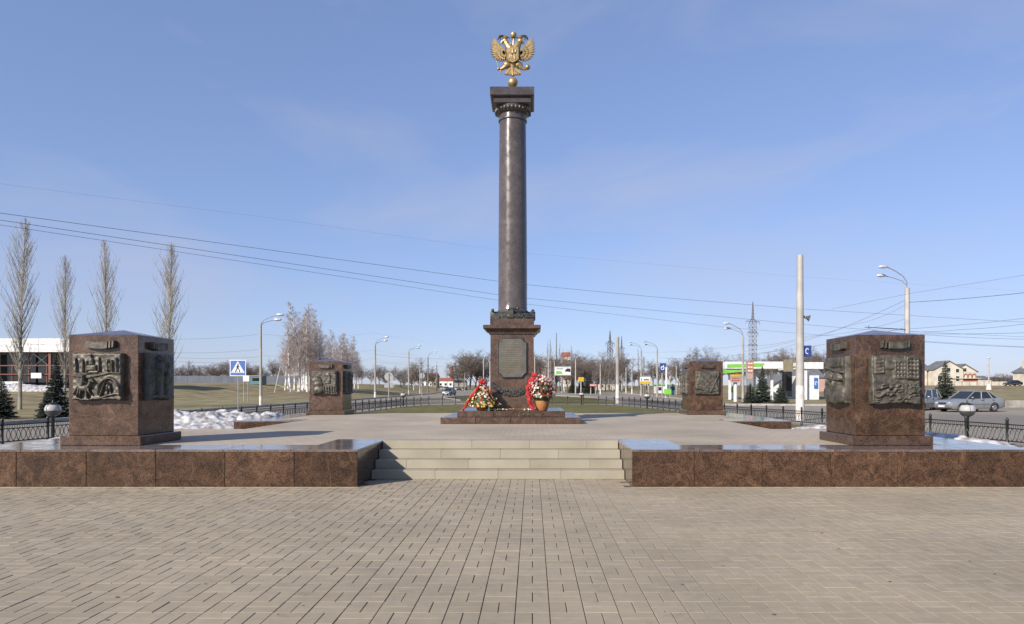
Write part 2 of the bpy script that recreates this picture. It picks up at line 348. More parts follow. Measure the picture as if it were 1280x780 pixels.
def paver_mat():
    m, t, b = nodes('paver_concrete'); N = t.nodes.new; K = t.links.new
    at_ = N('ShaderNodeAttribute'); at_.attribute_name = 'tone'
    ge = N('ShaderNodeNewGeometry')
    n1 = N('ShaderNodeTexNoise'); n1.inputs['Scale'].default_value = .55; n1.inputs['Detail'].default_value = 7; K(ge.outputs['Position'], n1.inputs['Vector'])
    n2 = N('ShaderNodeTexNoise'); n2.inputs['Scale'].default_value = 160; n2.inputs['Detail'].default_value = 3; K(ge.outputs['Position'], n2.inputs['Vector'])
    n3 = N('ShaderNodeTexNoise'); n3.inputs['Scale'].default_value = 9; n3.inputs['Detail'].default_value = 6; K(ge.outputs['Position'], n3.inputs['Vector'])
    rp = N('ShaderNodeValToRGB'); e = rp.color_ramp.elements; e[0].position = 0; e[0].color = (.302,.250,.178,1); e[1].position = 1; e[1].color = (.338,.282,.204,1)
    K(at_.outputs['Fac'], rp.inputs[0])
    def mul(src, nfac, lo, hi, a, bb):
        r = N('ShaderNodeMapRange'); r.inputs['From Min'].default_value = a; r.inputs['From Max'].default_value = bb; r.inputs['To Min'].default_value = lo; r.inputs['To Max'].default_value = hi
        K(nfac, r.inputs['Value']); v = N('ShaderNodeVectorMath'); v.operation = 'SCALE'; K(src, v.inputs[0]); K(r.outputs[0], v.inputs['Scale']); return v.outputs[0]
    o = mul(rp.outputs[0], n1.outputs['Fac'], .88, 1.08, .35, .65); o = mul(o, n2.outputs['Fac'], .9, 1.1, .3, .7); o = mul(o, n3.outputs['Fac'], .95, 1.04, .35, .65)
    n6 = N('ShaderNodeTexNoise'); n6.inputs['Scale'].default_value = 2.6; n6.inputs['Detail'].default_value = 9; n6.inputs['Roughness'].default_value = .7; K(ge.outputs['Position'], n6.inputs['Vector'])
    o = mul(o, n6.outputs['Fac'], .80, 1.0, .30, .44)                   # trodden-in dirt
    K(o, b.inputs['Base Color']); b.inputs['Roughness'].default_value = .8; b.inputs['Specular IOR Level'].default_value = .3
    bp = N('ShaderNodeBump'); bp.inputs['Strength'].default_value = .25; bp.inputs['Distance'].default_value = .004; K(n2.outputs['Fac'], bp.inputs['Height']); K(bp.outputs[0], b.inputs['Normal'])
    return m
M['paver'] = paver_mat()
def platform_mat():                                   # too far and too flat to the eye to pick the pavers apart
    m, t, b = nodes('platform_pavers'); N = t.nodes.new; K = t.links.new
    ge = N('ShaderNodeNewGeometry'); br = N('ShaderNodeTexBrick')
    br.inputs['Scale'].default_value = 1; br.inputs['Brick Width'].default_value = .25; br.inputs['Row Height'].default_value = .25; br.inputs['Mortar Size'].default_value = .006
    br.inputs['Color1'].default_value = (.40,.338,.254,1); br.inputs['Color2'].default_value = (.37,.310,.230,1); br.inputs['Mortar'].default_value = (.26,.215,.165,1)
    K(ge.outputs['Position'], br.inputs['Vector'])
    n1 = N('ShaderNodeTexNoise'); n1.inputs['Scale'].default_value = .5; n1.inputs['Detail'].default_value = 6; K(ge.outputs['Position'], n1.inputs['Vector'])
    r = N('ShaderNodeMapRange'); r.inputs['From Min'].default_value = .3; r.inputs['From Max'].default_value = .7; r.inputs['To Min'].default_value = .80; r.inputs['To Max'].default_value = 1.12
    K(n1.outputs['Fac'], r.inputs['Value']); v = N('ShaderNodeVectorMath'); v.operation = 'SCALE'; K(br.outputs['Color'], v.inputs[0]); K(r.outputs[0], v.inputs['Scale']); K(v.outputs[0], b.inputs['Base Color'])
    b.inputs['Roughness'].default_value = .75; b.inputs['Specular IOR Level'].default_value = .3
    return m
M['platform'] = platform_mat()

# ------------------------------------------------------------------ ground
def terrain():
    mb = MB()
    us = np.linspace(-1, 1, 121); xs = np.sinh(us*5.2)/math.sinh(5.2)*1800
    vs_ = np.linspace(0, 1, 120); ds = -60 + np.sinh(vs_*4.6)/math.sinh(4.6)*3000
    P = [(x, d, gz(x, d) - .06 + (.05*mnoise.noise((x*.11, d*.11, 3)) if gz(x, d) > .25 else 0)) for d in ds for x in xs]
    n = len(xs); mb.add(P, [(j*n+i, j*n+i+1, (j+1)*n+i+1, (j+1)*n+i) for j in range(len(ds)-1) for i in range(n-1)])
    return struct('terrain', mb, M['field'], smooth=True)
terrain()
def sheet(name, poly, z, m):
    bm = bmesh.new(); vs = [bm.verts.new((x, y, z)) for x, y in poly]; f = bm.faces.new(vs)
    if f.normal.z < 0 or f.calc_area() and (f.normal_update() or f.normal.z < 0): f.normal_flip()
    bmesh.ops.triangulate(bm, faces=[f]); me = bpy.data.meshes.new(name); bm.to_mesh(me); bm.free(); me.materials.append(m)
    o = bpy.data.objects.new(name, me); C.objects.link(o); o['kind'] = 'structure'; return o
sheet('ring_road', [(-23,-30),(-23,30),(-22.5,44),(-22,56),(-21.3,80),(-14,96),(0,92),(11,90),(17,76),(17.4,61.5),(26,60),(90,60),(90,-30)], -.030, M['asphalt'])
sheet('road', [(-21.6,79),(-22,150),(-30,262),(-33,300),(-20,300),(-16,262),(-10,150),(-9.6,100),(-13,84)], -.025, M['asphalt'])
sheet('road', [(10,84),(4.9,124),(-7,240),(-12,290),(4,290),(12,255),(18,206),(22,170),(21,120),(19,80),(14,76)], -.020, M['asphalt'])
sheet('verge', [(-12.6,99),(-9.9,131),(4.0,123),(8.2,103),(10.0,82),(8,68),(-5,68),(-8.5,82)], -.004, M['lawn'])
FEN = [(-14.9,13),(-14.6,18),(-13.6,25),(-12.9,31),(-12.5,38),(-11.3,43),(-10.95,50),(-10.6,57),(-9.4,61.8),(-7.2,64),(-3,65),(2.2,65),(6,63.8),(7.9,59),(8.9,53),(9.5,46),(10.1,38),(11.3,31),(12.7,23),(13.3,19),(13.6,13)]
sheet('lawn', [(-14.6,11.6)] + [(x*.985, y-.25 if y > 55 else y) for x, y in FEN] + [(13.3,11.6),(8.42,11.6),(8.42,26.6),(-9.62,26.6),(-9.62,11.6)], .012, M['lawn'])
def kerb(name, pts, w=.16, h=.13, z=0.0):
    mb = MB()
    for (x0,y0),(x1,y1) in zip(pts, pts[1:]):
        L_ = math.hypot(x1-x0, y1-y0); nx, ny = -(y1-y0)/L_*w/2, (x1-x0)/L_*w/2
        mb.slab([(x0-nx,y0-ny),(x1-nx,y1-ny),(x1+nx,y1+ny),(x0+nx,y0+ny)], z-.08, z+h)
    o = obj(name, mb, M['kerb']); o['kind'] = 'structure'; return o
kerb('kerb', [(-23.1,10),(-23.1,30),(-22.6,44),(-22.1,56),(-21.6,80),(-22.1,150),(-30,262)])
kerb('kerb', [(-8.5,82),(-12.6,99),(-9.9,131)]); kerb('kerb', [(4.0,123.2),(8.3,103),(10.1,82)])
kerb('kerb', [(19,78),(17.5,70),(17.5,61.6),(26,60.1),(60,60.1),(90,60.1)])
kerb('kerb', [(22.1,170),(21.1,120),(19.1,80)])
# plaza: basket-weave pavers
CELL = .254; XO = XX(643, 4.862)                       # joint line measured at the bottom edge
plaza = struct('plaza', MB().add([(-14.3,-7,-.009),(14,-7,-.009),(14,12.5,-.009),(-14.3,12.5,-.009)], [(0,1,2,3)]), M['joint'])
def brick_geo(cx, cy, lx, ly, z=0.0, tilt=(0,0), g=.0034, ch=.003, dep=.010):
    hx, hy = lx/2-g, ly/2-.0012; ch = .0022
    f = lambda X, Y, Z: (cx+X, cy+Y, Z + z + tilt[0]*X + tilt[1]*Y)
    vs = [f(-hx,-hy,-dep),f(hx,-hy,-dep),f(hx,hy,-dep),f(-hx,hy,-dep), f(-hx,-hy,-ch),f(hx,-hy,-ch),f(hx,hy,-ch),f(-hx,hy,-ch),
          f(-hx+ch,-hy+ch,0),f(hx-ch,-hy+ch,0),f(hx-ch,hy-ch,0),f(-hx+ch,hy-ch,0)]
    fs = [(0,1,5,4),(1,2,6,5),(2,3,7,6),(3,0,4,7),(4,5,9,8),(5,6,10,9),(6,7,11,10),(7,4,8,11),(8,9,10,11)]
    return vs, fs
def tone_attr(me, vals):
    a = me.attributes.new('tone', 'FLOAT', 'FACE'); a.data.foreach_set('value', vals)
rnd = random.Random(7)
variants = []
for i in range(14):
    mb = MB(); mb.add(*brick_geo(0, 0, *((CELL/2, CELL) if i < 7 else (CELL, CELL/2)))); me = mb.mesh('brick', M['paver']); tone_attr(me, [rnd.random()]*9); variants.append(me)
bricks = []
for i in range(-56, 56):
    for j in range(-10, 58):
        cx, cy = XO + (i+.5)*CELL, -2.0 + (j+.5)*CELL
        if not (-14.2 < cx < 13.9): continue
        if (i + j) % 2: bl = [(cx-CELL/4, cy, 0), (cx+CELL/4, cy, 0)]
        else: bl = [(cx, cy-CELL/4, 1), (cx, cy+CELL/4, 1)]
        for x, y, r in bl:
            if y > 11.38 and not (-2.8 < x < 1.58 and y < 12.42): continue
            if y > 12.42: continue
            bricks.append((x, y, r))
inview = []
for b_ in bricks:
    x, y, r = b_
    if y > 4.78 and abs(x - (640-PX)/F*y) < 640/F*y: inview.append((y*1.0 + abs(x)*.02, b_))
inview.sort(); solo = set(b_ for _, b_ in inview[:300])
stuff = MB(); tones = []
for b_ in bricks:
    x, y, r = b_; dz = rnd.gauss(0, .0012) - (.002 if rnd.random() < .05 else 0); tl = (rnd.gauss(0,.0032), rnd.gauss(0,.0032))
    if b_ in solo:
        o = obj('brick', variants[rnd.randrange(7) + 7*r], parent=plaza, loc=(x, y, dz)); o.rotation_euler = (tl[1], -tl[0], 0)
    else:
        t_ = rnd.random()
        lx, ly = (CELL, CELL/2) if r else (CELL/2, CELL)
        stuff.add(*brick_geo(x, y, lx, ly, dz, tl)); tones += [t_]*9
me = stuff.mesh('brick_field', M['paver']); tone_attr(me, tones)
o = obj('brick_field', me, parent=plaza); o['kind'] = 'stuff'
# a few dark leaf scraps and crumbs on the paving
rr = random.Random(5)
mb = MB()
for k in range(60):
    y = rr.uniform(4.9, 11); x = rr.uniform(-.7, .75)*y
    s_ = rr.uniform(.006, .016); a = rr.random()*6
    mb.add([(x+math.cos(a+q)*s_*(1.6 if q_ % 2 else .8), y+math.sin(a+q)*s_, .003+.004*rr.random()) for q_, q in enumerate((0,1.3,2.5,3.9,5.1))], [(0,1,2,3,4)])
o = obj('leaf_litter', mb, M['joint']); o['kind'] = 'stuff'; o['label'] = 'scattered dry leaf scraps on the beige paving'; o['category'] = 'litter'

# ------------------------------------------------------------------ platform with stairs
ZP, ZC = .62, .58
D0, D1 = 11.46, 12.40                                  # front wall, inner edge of the cap strip
XL, XR = -2.88, 1.65                                   # stair opening
plat = struct('platform', MB().box(-7.05,5.85,13.72,27.2,-.05,ZC).box(-9.48,-7.05,D0+.05,17.05,-.05,ZC).box(5.85,8.25,D0+.05,17.05,-.05,ZC)
    .box(-7.05,XL-.05,D0+.05,13.72,-.05,ZC).box(XR+.05,5.85,D0+.05,13.72,-.05,ZC).box(-8.98,-7.05,21.03,27.2,-.05,ZC).box(5.85,7.78,21.03,27.2,-.05,ZC), M['concrete'])
G = .0034
def slabs_x(name, x0, x1, n, y0, y1, z0, z1, m, cuts=None):
    es = cuts or [x0 + (x1-x0)*i/n for i in range(n+1)]
    for a, b_ in zip(es, es[1:]): 
        w, dd, hh = b_-a-2*G, y1-y0-2*G, z1-z0
        o = obj(name, MB().box(-w/2, w/2, -dd/2, dd/2, 0, hh, .004), m, plat, loc=((a+b_)/2, (y0+y1)/2, z0))
def slabs_y(name, x0, x1, y0, y1, n, z0, z1, m):
    for i in range(n):
        a, b_ = y0+(y1-y0)*i/n, y0+(y1-y0)*(i+1)/n
        obj(name, MB().box(-(x1-x0)/2+G, (x1-x0)/2-G, -(b_-a)/2+G, (b_-a)/2-G, 0, z1-z0, .004), m, plat, loc=((x0+x1)/2, (a+b_)/2, z0))
lcut = [XX(x, D0) for x in (-54.5, 20, 107.5, 194.5, 281, 367.5, 447)]; lcut[0] = -9.5
rcut = [XX(x, D0) for x in (790, 868, 953, 1039, 1122, 1208, 1290)]; rcut[-1] = 8.27
slabs_x('wall_slab', 0, 0, 0, D0, D0+.05, 0, ZC, M['granite'], lcut); slabs_x('wall_slab', 0, 0, 0, D0, D0+.05, 0, ZC, M['granite'], rcut)
slabs_y('wall_slab', XL-.05, XL, D0+.05, 13.7, 2, 0, ZC, M['granite']); slabs_y('wall_slab', XR, XR+.05, D0+.05, 13.7, 2, 0, ZC, M['granite'])
slabs_y('wall_slab', -9.53, -9.48, D0+.05, 17.05, 5, 0, ZC, M['granite']); slabs_y('wall_slab', 8.25, 8.30, D0+.05, 17.05, 5, 0, ZC, M['granite'])
e = .006
slabs_x('cap_slab', -9.53-e, XL+e, 6, D0-e, D1, ZC, ZP, M['cap']); slabs_x('cap_slab', XR-e, 8.30+e, 6, D0-e, D1, ZC, ZP, M['cap'])
slabs_y('cap_slab', XL-.95, XL+e, D1, 13.7, 1, ZC, ZP, M['cap']); slabs_y('cap_slab', XR-e, XR+.95, D1, 13.7, 1, ZC, ZP, M['cap'])
slabs_y('cap_slab', -9.53-e, -8.55, D1, 17.05, 4, ZC, ZP, M['cap']); slabs_y('cap_slab', 7.3, 8.30+e, D1, 17.05, 4, ZC, ZP, M['cap'])
# low side walls beyond the side stairs
slabs_x('wall_slab', -9.0, -7.07, 2, 20.98, 21.03, 0, ZC, M['granite']); slabs_x('wall_slab', 5.87, 7.8, 2, 20.98, 21.03, 0, ZC, M['granite'])
slabs_y('wall_slab', -9.03, -8.98, 21.03, 27.2, 5, 0, ZC, M['granite']); slabs_y('wall_slab', 7.78, 7.83, 21.03, 27.2, 5, 0, ZC, M['granite'])
slabs_x('cap_slab', -9.03-e, -7.05, 2, 20.98-e, 21.95, ZC, ZP, M['cap']); slabs_x('cap_slab', 5.85, 7.83+e, 2, 20.98-e, 21.95, ZC, ZP, M['cap'])
slabs_y('cap_slab', -9.03-e, -8.05, 21.95, 27.2, 4, ZC, ZP, M['cap']); slabs_y('cap_slab', 6.85, 7.83+e, 21.95, 27.2, 4, ZC, ZP, M['cap'])
# front stairs
st_d = [12.43, 12.74, 13.05, 13.36]
cuts = {0: [350,615,880], 1: [230,490,750,1003], 2: [375,625,870], 3: [505,748,990]}
for i in range(4):
    d = st_d[i]; es = [XL+.004] + [XX(440 + c/3.37, d) for c in cuts[i]] + [XR-.004]
    for a, b_ in zip(es, es[1:]):
        w = b_-a-.0022; dep = (.34 if i == 3 else .33)
        obj('step_block', MB().box(-w/2, w/2, 0, dep, 0, .1535, .004), M['step'], plat, loc=((a+b_)/2, d, .155*i + .002))
struct('stair_core', MB().box(XL+.01, XR-.01, 12.76, 13.35, -.02, .15).box(XL+.01, XR-.01, 13.07, 13.35, .15, .30).box(XL+.01,XR-.01,13.352,13.715,-.02,.46), M['concrete'], plat)
# side stairs (mostly hidden from the front)
for sx, xe in ((-1, -7.05), (1, 5.85)):
    for k in range(3):
        a, b_ = xe + sx*.3*k, xe + sx*(.3*(k+1))
        for q in range(3):
            y0 = 17.06 + q*1.305
            obj('step_block', MB().box(-.148, .148, 0, 1.30, 0, .155*(3-k)-.004, .006), M['step'], plat, loc=((a+b_)/2, y0, 0))
pv = MB()
for r_ in ((-8.55,XL-.95,D1,13.7),(XR+.95,7.3,D1,13.7),(-8.55,-7.05,13.7,17.05),(5.85,7.3,13.7,17.05),(-7.05,5.85,13.7,27.2),(-8.05,-7.05,21.95,27.2),(5.85,6.85,21.95,27.2)):
    pv.box(r_[0]+.001, r_[1]-.001, r_[2]+.001, r_[3]-.001, ZC, ZP-.004)
struct('platform_paving', pv, M['platform'], plat)
struct('edge_strip', MB().box(-9.5, XL+.02, D0-.05, D0-.002, -.01, .006).box(XR-.02, 8.27, D0-.05, D0-.002, -.01, .006), M['mortar'], plat)

# ------------------------------------------------------------------ bronze reliefs (height fields)
def relief_mesh(name, w, h, fn, base=.10, n=90, wob=.012, seed=0, m=None):
    ny = int(n*h/w); u = np.linspace(0, 1, n); v = np.linspace(0, 1, ny); U, V = np.meshgrid(u, v)
    Hh = fn(U, V)
    rg = np.random.RandomState(seed)
    g = np.zeros_like(U)
    for k in range(26):
        fx, fy = rg.uniform(-60, 60, 2); g += np.sin(fx*U + fy*V + rg.uniform(0, 6)) * .0007
    Z = base + Hh + g
    eb = np.minimum(np.minimum(U, 1-U)*w, np.minimum(V, 1-V)*h); Z -= .015*np.exp(-(eb/.008)**2)
    def wv(t, s): return wob*(np.sin(t*7+s) + .6*np.sin(t*17+s*2) + .35*np.sin(t*41+s*3))
    Xp = (U-.5)*w + wv(V, seed+1.0)*(U-.5)*2*.35; Zp = V*h + wv(U, seed+2.0)*(1-V)*1.0 + wv(U, seed+3)*.35*V
    mb = MB(); vs = []
    for j in range(ny):
        for i in range(n): vs.append((Xp[j,i], -Z[j,i], Zp[j,i]))
    fs = [(j*n+i, j*n+i+1, (j+1)*n+i+1, (j+1)*n+i) for j in range(ny-1) for i in range(n-1)]
    bo = [i for i in range(n)] + [j*n+n-1 for j in range(1, ny)] + [(ny-1)*n+i for i in range(n-2,-1,-1)] + [j*n for j in range(ny-2,0,-1)]
    k0 = len(vs)
    for q in bo: vs.append((vs[q][0], .004, vs[q][2]))
    nb = len(bo)
    for q in range(nb): fs.append((bo[q], k0+q, k0+(q+1)%nb, bo[(q+1)%nb]))
    mb.add(vs, fs); return mb.mesh(name, m or M['bronze'], True, 50)
def ell(U, V, cx, cy, rx, ry, h, p=.5):
    q = 1 - ((U-cx)/rx)**2 - ((V-cy)/ry)**2; return h*np.clip(q, 0, 1)**p
def cap_(U, V, x0, y0, x1, y1, r0, r1, h):
    dx, dy = x1-x0, y1-y0; t = np.clip(((U-x0)*dx + (V-y0)*dy)/(dx*dx+dy*dy), 0, 1)
    d = np.hypot(U-(x0+t*dx), V-(y0+t*dy)); r = r0 + (r1-r0)*t; return h*np.sqrt(np.clip(1-(d/r)**2, 0, 1))
def rect(U, V, x0, x1, y0, y1, h): 
    s_ = lambda t: 1/(1+np.exp(-np.clip(t*170, -40, 40))); return h*s_(U-x0)*s_(x1-U)*s_(V-y0)*s_(y1-V)
mxm = lambda *a: np.maximum.reduce(a)
def person_relief(U, V, x, y, s, h, lean=0.0):
    return mxm(cap_(U,V,x-.02*s,y,x-.01*s+lean*.4,y+.4*s,.05*s,.07*s,h*.8), cap_(U,V,x+.04*s,y,x+.02*s+lean*.4,y+.4*s,.05*s,.07*s,h*.8),
               cap_(U,V,x+lean*.4,y+.4*s,x+lean,y+.75*s,.09*s,.12*s,h), ell(U,V,x+lean*1.1,y+.93*s,.07*s,.09*s,h*1.1),
               cap_(U,V,x+lean-.1*s,y+.72*s,x+lean+.06*s,y+.42*s,.04*s,.03*s,h*1.1))
def rel_city(U, V):
    top = rect(U,V,.02,.98,.54,.98,.012)
    a = top
    for x, hh in ((.10,.26),(.24,.24),(.57,.27),(.74,.20),(.83,.22),(.92,.28),(.32,.2)):
        a = np.maximum(a, cap_(U,V,x,.62,x,.62+hh,.032,.010,.055))
    a = mxm(a, rect(U,V,.30,.52,.62,.74,.05), rect(U,V,.36,.46,.74,.82,.055), ell(U,V,.41,.83,.055,.08,.06), cap_(U,V,.41,.88,.41,.96,.014,.006,.05),
            rect(U,V,.66,.80,.62,.78,.035), ell(U,V,.73,.80,.05,.07,.045), rect(U,V,.28,.55,.56,.62,.03))
    a = mxm(a, .028*np.exp(-((V-.535-.05*np.cos(U*5.0+1.6))/.02)**2))
    lo = mxm(ell(U,V,.25,.27,.13,.085,.075), cap_(U,V,.35,.30,.42,.42,.055,.035,.07), cap_(U,V,.42,.42,.475,.375,.034,.02,.07),
             cap_(U,V,.16,.24,.12,.07,.032,.015,.06), cap_(U,V,.20,.22,.17,.06,.03,.014,.06), cap_(U,V,.31,.22,.33,.06,.03,.014,.06), cap_(U,V,.35,.24,.40,.12,.028,.014,.06),
             cap_(U,V,.13,.28,.05,.15,.025,.03,.05), cap_(U,V,.24,.33,.24,.45,.05,.045,.085), ell(U,V,.245,.50,.035,.045,.085), cap_(U,V,.25,.42,.34,.36,.02,.015,.08))
    arc = .05*np.exp(-((np.hypot((U-.76)/.22, (V-.18)/.27)-1)/.11)**2)*(V>.1)
    fg = mxm(person_relief(U,V,.72,.10,.27,.05,.02), person_relief(U,V,.80,.09,.25,.05,-.02), cap_(U,V,.58,.08,.70,.40,.02,.015,.05), cap_(U,V,.60,.05,.95,.14,.02,.03,.04))
    return mxm(a, lo, arc, fg, .02*np.exp(-((V-.03)/.02)**2))
def rel_battle(U, V):
    a = rect(U,V,.46,.70,.50,.90,.035)
    a = mxm(a, rect(U,V,.70,.96,.50,.97,.055), rect(U,V,.06,.26,.62,.95,.03), rect(U,V,.26,.48,.70,.86,.02))
    for i in range(3):
        for j in range(5): a = a - rect(U,V,.735+i*.075,.775+i*.075,.56+j*.08,.60+j*.08,.03)
    for i in range(3):
        for j in range(4): a = a - rect(U,V,.49+i*.07,.53+i*.07,.56+j*.08,.60+j*.08,.02)
    for j in range(4): a = a - rect(U,V,.09,.22,.66+j*.07,.69+j*.07,.018)
    slope = .03*(1/(1+np.exp(-np.clip(((.55-.18*U)-V)*40,-40,40))))
    rg = np.random.RandomState(4); b_ = slope
    for k in range(34):
        x, y = rg.uniform(.04,.96), rg.uniform(.04,.42); ang = rg.uniform(-.6,.9); l = rg.uniform(.04,.12)
        b_ = np.maximum(b_, slope*.9 + cap_(U,V,x,y,x+l*math.cos(ang),y+l*math.sin(ang),.022,.014,rg.uniform(.02,.045)))
    s1 = mxm(cap_(U,V,.10,.16,.30,.26,.05,.06,.085), ell(U,V,.36,.33,.05,.055,.10), cap_(U,V,.30,.26,.44,.18,.03,.025,.09), cap_(U,V,.06,.30,.30,.36,.02,.014,.085),
             ell(U,V,.17,.34,.045,.05,.08), cap_(U,V,.36,.16,.48,.30,.04,.03,.075), ell(U,V,.50,.36,.04,.045,.07))
    f = mxm(*[person_relief(U,V,x,.22,.2,.035) for x in (.62,.70,.78,.86)])
    return mxm(a, b_, s1, b_*.5+f)
def rel_heads(U, V):
    def head(x, y, s):
        b_ = mxm(ell(U,V,x,y,.15*s,.20*s,.10), ell(U,V,x,y+.09*s,.175*s,.15*s,.115), cap_(U,V,x,y+.04*s,x,y-.05*s,.022*s,.032*s,.125))
        b_ = b_ - ell(U,V,x-.055*s,y+.03*s,.04*s,.022*s,.03) - ell(U,V,x+.055*s,y+.03*s,.04*s,.022*s,.03) - ell(U,V,x,y-.10*s,.05*s,.014*s,.02)
        return np.maximum(b_, cap_(U,V,x-.2*s,y+.06*s,x+.2*s,y+.06*s,.02*s,.02*s,.115))
    return mxm(head(.34,.48,1.0), head(.68,.44,1.05), cap_(U,V,.20,.20,.50,.14,.2,.22,.06), cap_(U,V,.6,.14,.85,.18,.2,.18,.065), rect(U,V,.1,.9,.78,.98,.03),
               cap_(U,V,.1,.78,.92,.66,.03,.03,.06))
def rel_figure(U, V):
    return mxm(person_relief(U,V,.35,.05,.9,.08), person_relief(U,V,.66,.05,.78,.06,.03), rect(U,V,.05,.95,.02,.10,.03), rect(U,V,.55,.95,.6,.95,.02))
def rel_helmets(U, V):
    a = mxm(ell(U,V,.20,.60,.20,.17,.085), ell(U,V,.26,.42,.20,.17,.10), ell(U,V,.28,.18,.24,.20,.12))
    b_ = mxm(rect(U,V,.48,.98,.10,.98,.02), rect(U,V,.55,.75,.45,.86,.05), ell(U,V,.65,.86,.1,.08,.05), rect(U,V,.84,.97,.3,.98,.055))
    for k in range(5): b_ = np.maximum(b_, person_relief(U,V,.50+k*.1,.08,.26,.06))
    return mxm(a, b_)
def rel_papers(U, V):
    def rot(cx, cy, a): 
        c, s = math.cos(a), math.sin(a); return (U-cx)*c+(V-cy)*s, -(U-cx)*s+(V-cy)*c
    p, q = rot(.36,.56,-.22); a = rect(p,q,-.26,.26,-.40,.36,.05)
    p, q = rot(.62,.50,.12); b_ = rect(p,q,-.28,.30,-.40,.40,.03)
    return mxm(a, b_, cap_(U,V,.62,.10,.95,.80,.025,.02,.07), cap_(U,V,.62,.3,.80,.26,.02,.02,.06))

def make_ribbon(side, slits):
    mb = MB(); n = 11
    for k in range(n-1):
        pass
    x0, x1 = -.25, .25
    pts = [(x0 + (x1-x0)*i/n, .03*((i/n-.5)*2)**2) for i in range(n+1)]
    top = [(x, z+.12) for x, z in pts]; bot = [(x, z) for x, z in pts]
    a, b_ = (0.0, .68) if side > 0 else (.32, 1.0)
    if slits == 2: a, b_ = .2, .8
    sel = [i for i in range(n+1) if a-1e-6 <= i/n <= b_+.05]
    mb.prism([bot[i] for i in sel] + [top[i] for i in reversed(sel)], -.085, .003, .008)
    for q in range(3):
        for sd in ((1,) if slits == 1 and side > 0 else (-1,) if slits == 1 else (1,-1)):
            xx = (x1-.02-q*.055) if sd > 0 else (x0+.02+q*.055)
            if slits == 2 and q == 2: continue
            z = .03*(xx/.25)**2
            mb.prism([(xx-.016,z-.004),(xx+.016,z+.004),(xx+.022,z+.126),(xx-.010,z+.118)], -.088, .003, .006)
    return mb
PED = []
def pedestal(label, cx, d0, frontfn, sidefn, side, fr, rib, seed, blockmat):
    """cx: centre X, d0: front of the plinth; side: +1 right face carries the second relief, -1 left face"""
    t = thing('relief_pedestal', label, 'pedestal', (cx, d0+.71, ZP), 0, 'granite pedestals with bronze reliefs')
    s_, b_ = .616, .712
    obj('plinth', MB().box(-b_, b_, -b_, b_, 0, .165, .012).add([(-b_+.012,-b_+.012,.165),(b_-.012,-b_+.012,.165),(b_-.012,b_-.012,.165),(-b_+.012,b_-.012,.165),(-s_-.02,-s_-.02,.169),(s_+.02,-s_-.02,.169),(s_+.02,s_+.02,.169),(-s_-.02,s_+.02,.169)],
        [(0,1,5,4),(1,2,6,5),(2,3,7,6),(3,0,4,7),(4,5,6,7)]), M['granite_grey'], t)
    zt = 1.955
    obj('block', MB().box(-s_, s_, -s_, s_, .17, zt, .008), blockmat, t)
    q = s_-.010
    obj('cap_pyramid', MB().add([(-q,-q,zt-.001),(q,-q,zt-.001),(q,q,zt-.001),(-q,q,zt-.001),(0,0,zt+.13)], [(0,1,4),(1,2,4),(2,3,4),(3,0,4)]), M['granite_grey'], t)
    x0, x1, z0, z1 = fr
    o = obj('relief', relief_mesh('relief', x1-x0, z1-z0, frontfn, .12, 140, .010, seed), parent=t, loc=((x0+x1)/2, -s_, z0)); 
    obj('ribbon_emblem', make_ribbon(*rib), M['bronze'], t, loc=((x0+x1)/2+.02, -s_, 1.70))
    o = obj('relief', relief_mesh('relief', .86, .84, sidefn, .11, 110, .012, seed+9, M['bronze_dark'] if side > 0 else M['bronze']), parent=t, loc=(side*s_, -.02, z0), rz=side*PI/2)  # right-face reliefs, turned from the sun, take darker bronze: shade in the colour
    obj('ribbon_emblem', make_ribbon(-side, 2), M['bronze'], t, loc=(side*s_, -.02, 1.70), rz=side*PI/2)
    return t
XLc, XRc = -7.597, 6.340
pedestal('brown granite pedestal with bronze relief of a horseman below a domed church', XLc, 12.235, rel_city, rel_figure, 1, (-.475,.385,.80,1.63), (1,1), 1, M['granite_grey'])
pedestal('red granite pedestal with bronze relief of ruined tower blocks and crouching fighters', XRc, 12.235, rel_battle, rel_heads, -1, (-.385,.455,.74,1.59), (1,2), 2, M['granite'])
pedestal('granite pedestal with bronze relief of stacked helmet-like domes, before bare birches', XLc+.03, 25.42, rel_helmets, rel_figure, 1, (-.49,.44,.76,1.60), (1,1), 3, M['granite_grey'])
pedestal('granite pedestal with bronze relief of tilted overlapping sheets, before the filling station', XRc+.03, 25.42, rel_papers, rel_figure, -1, (-.42,.45,.76,1.60), (1,2), 4, M['granite'])

# ------------------------------------------------------------------ memorial column
MX, MY = -.600, 21.22
col = thing('memorial_column', 'tall dark granite column topped by a gilded double-headed eagle', 'monument', (MX, MY, ZP))
def prism_sq(mb, prof):                                # square section lathe: (half width, z)
    vs = []; fs = []
    for w, z in prof: vs += [(-w,-w,z),(w,-w,z),(w,w,z),(-w,w,z)]
    m = len(prof)
    for i in range(m-1):
        for k in range(4): fs.append((i*4+k, i*4+(k+1)%4, (i+1)*4+(k+1)%4, (i+1)*4+k))
    fs.append((3,2,1,0)); fs.append(tuple((m-1)*4+k for k in range(4))); return mb.add(vs, fs)
zb = ZP
for (hw, z0, z1, n) in ((1.95, 0, .175, 4), (1.53, .175, .345, 3)):
    for i in range(n):
        w = 2*hw/n
        obj('base_step', MB().box(-w/2+G, w/2-G, -hw, hw, 0, z1-z0, .008), M['granite_grey'], col, loc=(-hw+w*(i+.5), 0, z0))
obj('plinth', prism_sq(MB(), [(.665,.345),(.665,.835),(.650,.855)]), M['granite_grey'], col)
obj('die', prism_sq(MB(), [(.640,.850),(.640,2.60)]), M['granite_grey'], col)
